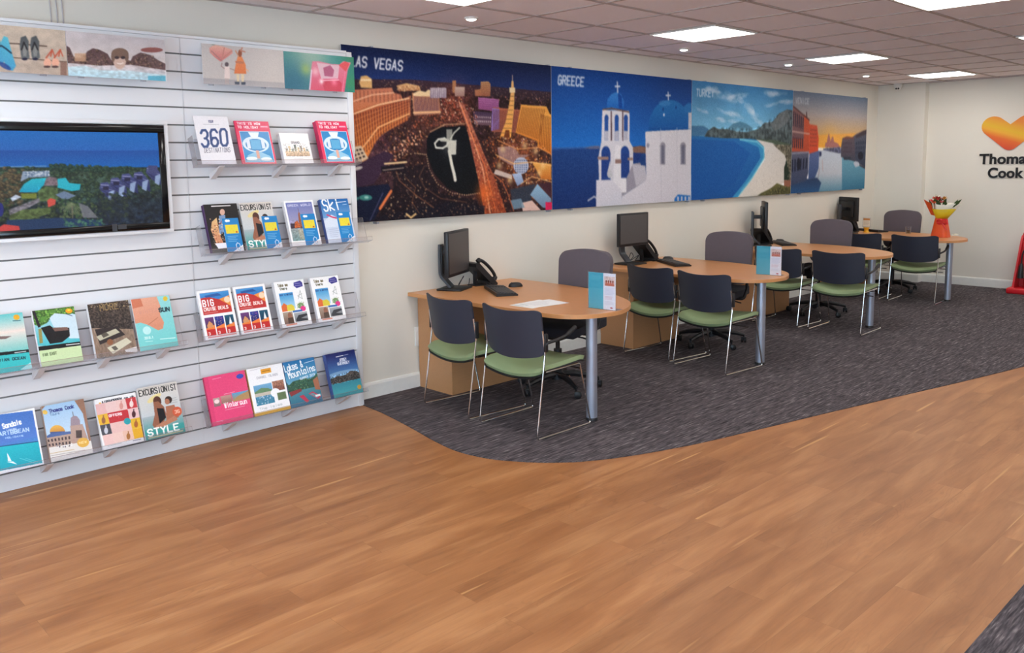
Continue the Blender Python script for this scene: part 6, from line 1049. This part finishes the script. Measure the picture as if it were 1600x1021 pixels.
def flower(c, r, col, name):
    m = MB()
    for k in range(7):
        a = 2*PI*k/7+random.random(); el = random.uniform(.3, 1.0); d = Vector((math.cos(a)*math.cos(el), math.sin(a)*math.cos(el), math.sin(el))); w = d.cross(Vector((0, 0, 1))).normalized()*r*.35; c0 = Vector(c)
        m.add([c0, c0+d*r*.5+w, c0+d*r, c0+d*r*.5-w, c0+d*r*.5+Vector((0, 0, r*.18))], [(0, 1, 4), (1, 2, 4), (2, 3, 4), (3, 0, 4)])
    m.lathe([(0, -r*.1), (r*.2, 0), (0, r*.3)], 8, c=c); m.build(name, col, fl, smooth=0)
for k, (p, r, col) in enumerate([((-.02, .10, .41), .055, (214, 60, 50)), ((-.05, .03, .44), .06, (190, 50, 44)), ((-.03, .05, .47), .045, (240, 236, 220)), ((-.06, .07, .40), .04, (232, 110, 60)), ((-.02, -.03, .45), .045, (214, 150, 60)), ((.03, .02, .43), .06, (120, 60, 50)), ((-.07, -.02, .41), .035, (200, 60, 60)), ((.02, .09, .44), .05, (226, 80, 60))]): flower(p, r, mat('petals_%s' % ['scarlet', 'crimson', 'cream', 'coral', 'amber', 'russet', 'ruby', 'vermilion'][k], col, .6), 'flower_head')
lv = MB()
for (a, b, w) in [((0, -.12, .36), (-.02, -.225, .455), .018), ((0, -.13, .36), (.0, -.175, .45), .016), ((-.04, -.02, .38), (-.06, -.07, .46), .022), ((-.05, .05, .36), (-.07, .0, .43), .022), ((-.04, .08, .38), (-.05, .04, .49), .02), ((-.03, -.08, .34), (-.05, -.20, .40), .014), ((0, .04, .36), (-.05, .0, .47), .02), ((0, .02, .36), (-.05, .08, .48), .018), ((0, 0, .36), (-.08, .04, .42), .018), ((0, -.04, .36), (-.07, -.06, .44), .02), ((0, .1, .34), (-.04, .14, .45), .014)]:
    a, b = Vector(a), Vector(b); d = b-a; n = d.cross(Vector((1, .2, .1))).normalized()*w; lv.add([a, a+d*.5+n, b, a+d*.5-n, a+d*.5+Vector((-.006, 0, .006))], [(0, 1, 4), (1, 2, 4), (2, 3, 4), (3, 0, 4)])
lv.build('leaves', MLF, fl, smooth=0)
# ---------------------------------------------------------------- far wall
def textmesh(s, size, off, ext):
    c = D.curves.new('lettering', 'FONT'); c.body = s; c.size = size; c.offset = off; c.extrude = ext; c.space_character = 1.03
    o = D.objects.new('lettering', c); COL.objects.link(o); bpy.context.view_layer.update(); me = bpy.data.meshes.new_from_object(o.evaluated_get(bpy.context.evaluated_depsgraph_get())); D.objects.remove(o); D.curves.remove(c); return me
M_LET = mat('black_lettering', (14, 14, 16), .4)
sg = thing('wall_logo', 'heart-shaped logo with the two-line shop name in black letters on the far wall', 'sign', (8.699, -1.487, 1.39))
def letters(s, size, y, z, width):
    me = textmesh(s, size, .0052, .005); co = np.array([v.co[:] for v in me.vertices]); co[:, 0] -= co[:, 0].min(); w = co[:, 0].max(); sx = width/w
    for v, c in zip(me.vertices, co): v.co = (-.007-c[2], y-c[0]*sx, z+c[1])
    me.flip_normals(); me.materials.clear(); me.materials.append(M_LET); o = D.objects.new('lettering', me); COL.objects.link(o); o.parent = sg; return w*sx
letters('Thomas', .176, .330, .185, .60); letters('Cook', .176, .222, .010, .405)
hp = [(0, .0)]
def heart():
    pts = []
    # outline in (u right, v up): two lobes, a notch and a rounded foot
    pts += arc(-.185, .105, .135, 225, 45, 16); pts += [(0, .155-.03)]; pts += arc(.185, .105, .135, 135, -45, 16); pts += arc(0, -.135, .085, -45, -135, 8)
    return pts
hm = D.materials.new('heart_gradient'); hm.use_nodes = True; nt = hm.node_tree; b = nt.nodes['Principled BSDF']; tc = nt.nodes.new('ShaderNodeTexCoord'); sp = nt.nodes.new('ShaderNodeSeparateXYZ'); rp = nt.nodes.new('ShaderNodeValToRGB'); ad = nt.nodes.new('ShaderNodeMath'); ad.operation = 'MULTIPLY_ADD'; mr = nt.nodes.new('ShaderNodeMapRange')
nt.links.new(tc.outputs['Object'], sp.inputs[0]); nt.links.new(sp.outputs['Y'], ad.inputs[0]); ad.inputs[1].default_value = -.35; nt.links.new(sp.outputs['Z'], ad.inputs[2]); mr.inputs['From Min'].default_value = -.22; mr.inputs['From Max'].default_value = .2; nt.links.new(ad.outputs[0], mr.inputs['Value']); nt.links.new(mr.outputs[0], rp.inputs[0])
e = rp.color_ramp.elements; e.new(.3); e.new(.5); e.new(.55)
for k, (p, c) in enumerate([(0, (222, 76, 44)), (.30, (236, 110, 40)), (.50, (246, 180, 50)), (.62, (240, 190, 40)), (1, (240, 140, 50))]): e[k].position = p; e[k].color = rgba(c)
nt.links.new(rp.outputs[0], b.inputs['Base Color']); b.inputs['Roughness'].default_value = .4
H = heart(); m = MB(); n = len(H); V = [(-.012, -u, v) for u, v in H]+[(0, -u, v) for u, v in H]; m.add(V, [tuple(range(n)), tuple(range(n, 2*n))[::-1]]+[(i, (i+1) % n, n+(i+1) % n, n+i) for i in range(n)])
ho = m.build('heart', hm, sg, smooth=0); ho.location = (0, -.005, .553); ho.scale = (1, 1.02, .92)
# dome camera
t = thing('security_camera', 'small white dome security camera in the far ceiling corner', 'security camera', (8.50, -.175, HC-.003))
MB().lathe([(0, 0), (.055, 0), (.055, -.020), (.048, -.034), (0, -.034)], 24).build('mount', M_SKIRT, t); MB().lathe([(.040, -.030), (.044, -.045), (.034, -.068), (.018, -.080), (0, -.083)], 24).build('dome', M_SKIRT, t)
for s in (-1, 1): MB().lathe([(0, 0), (.011, 0), (.011, .008), (0, .009)], 14, M=Matrix.Translation((-.034, s*.014-.008, -.060)) @ Matrix.Rotation(-PI/2-.35, 4, 'Y')).build('lens', M_BLACK, t)
# fire point
fp = thing('fire_extinguisher_stand', 'red plastic fire extinguisher stand against the far wall, cut by the right edge', 'stand', (8.42, -2.02, .0002), PI/2)
# local: x across (towards -world... ), front towards local +y -> rotated so the front faces the room
def stand_pt(u, w, d): return (u, d, w)
P = [(-.32, .0), (.32, .0), (.318, .05), (.308, .085), (.296, .45), (.284, .69), (.268, .735), (.235, .752), (-.235, .752), (-.268, .735), (-.284, .69), (-.296, .45), (-.308, .085), (-.318, .05)]
st = MB(); n = len(P); V = [(u, -.10-.02*(z/.75), z) for u, z in P]+[(u, -.16, z) for u, z in P]; st.add(V, [tuple(range(n)), tuple(range(n, 2*n))[::-1]]+[(i, (i+1) % n, n+(i+1) % n, n+i) for i in range(n)])
st.build('back_panel', M_RED, fp, smooth=0)
MB().box(-.355, .355, -.17, .17, 0, .075, .025, 3).build('base', M_RED, fp)
for s in (-1, 1):
    MB().add([(s*.285, -.10, .07), (s*.308, -.10, .07), (s*.308, .10, .07), (s*.285, .10, .07), (s*.262, -.11, .70), (s*.284, -.11, .70), (s*.284, -.07, .66), (s*.262, -.07, .66)], [(0, 1, 2, 3), (4, 7, 6, 5), (0, 4, 5, 1), (1, 5, 6, 2), (2, 6, 7, 3), (3, 7, 4, 0)]).build('side_rib', M_RED, fp, smooth=0)
for s, lab in ((-1, 'red fire extinguisher with a black horn, nearer the camera on the stand'), (1, 'red fire extinguisher with a black horn on the stand, at the right edge of the photo')):
    q = Vector((8.40, -2.02+s*.13, .076)); ex = thing('fire_extinguisher', lab, 'fire extinguisher', q, 0, 'extinguishers on the red stand')
    ex['label'] = 'red fire extinguisher on the stand, the one nearer the bouquet' if s > 0 else 'red fire extinguisher on the stand, outside the right edge of the photo'
    MB().lathe([(0, 0), (.065, 0), (.072, .012), (.072, .36), (.060, .41), (.03, .435), (.022, .46), (0, .46)], 24).build('cylinder', mat('extinguisher_red', (190, 20, 30), .25), ex)
    MB().box(-.015, .015, -.05, .05, .46, .475, .004).box(-.012, .012, -.02, .07, .49, .505, .004).box(-.012, .012, -.02, .02, .455, .495).build('valve_handle', M_BLACK, ex)
    MB().tube(fillet([(-.02, 0, .47), (-.05, s*.02, .48), (-.075, s*.07, .46), (-.08, s*.085, .38), (-.08, s*.085, .30)], .03), .009, 8).tube([(-.08, s*.085, .30), (-.08, s*.087, .26), (-.08, s*.09, .12)], .02, 12, rad=[.014, .026, .034]).build('hose', M_BLACK, ex)
    MB().lathe([(.0725, .12), (.0728, .12), (.0728, .30), (.0725, .30)], 24).build('label_band', mat('label_white', (222, 206, 206), .5), ex)
# sockets and bits on the wall
t = thing('wall_socket', 'white double socket box on the wall beside the nearest desk pedestal', 'socket', (.628, YW-.0005, .385)); MB().box(-.043, .043, -.011, 0, -.073, .073, .003).build('plate', M_SKIRT, t)
sw = MB()
for z in (-.036, .036): sw.box(-.030, -.014, -.0125, -.0105, z-.010, z+.010, .001)
sw.build('switch', M_SKIRT, t)
# crumpled white bag by the far pedestal
bg_ = thing('plastic_bag', 'crumpled white plastic bag on the floor behind the third desk leg', 'bag', (7.92, -.12, .004)); rr = np.random.default_rng(3)
V = []; F = []; nu, nv = 28, 14
for j in range(nv+1):
    z = .30*j/nv; pr = .13*math.sin(PI*(.12+.80*j/nv))**.5
    for i in range(nu): a = 2*PI*i/nu; r = pr*(1+rr.uniform(-.10, .10)); V.append((r*math.cos(a)*.9, r*math.sin(a), max(0, z+rr.uniform(-.008, .008)) if j else 0))
for j in range(nv):
    for i in range(nu): F.append((j*nu+i, j*nu+(i+1) % nu, (j+1)*nu+(i+1) % nu, (j+1)*nu+i))
F.append(tuple(range(nu))[::-1]); F.append(tuple(nv*nu+i for i in range(nu))); MB().add(V, F).build('bag', mat('white_film', (226, 222, 216), .3), bg_, smooth=20)
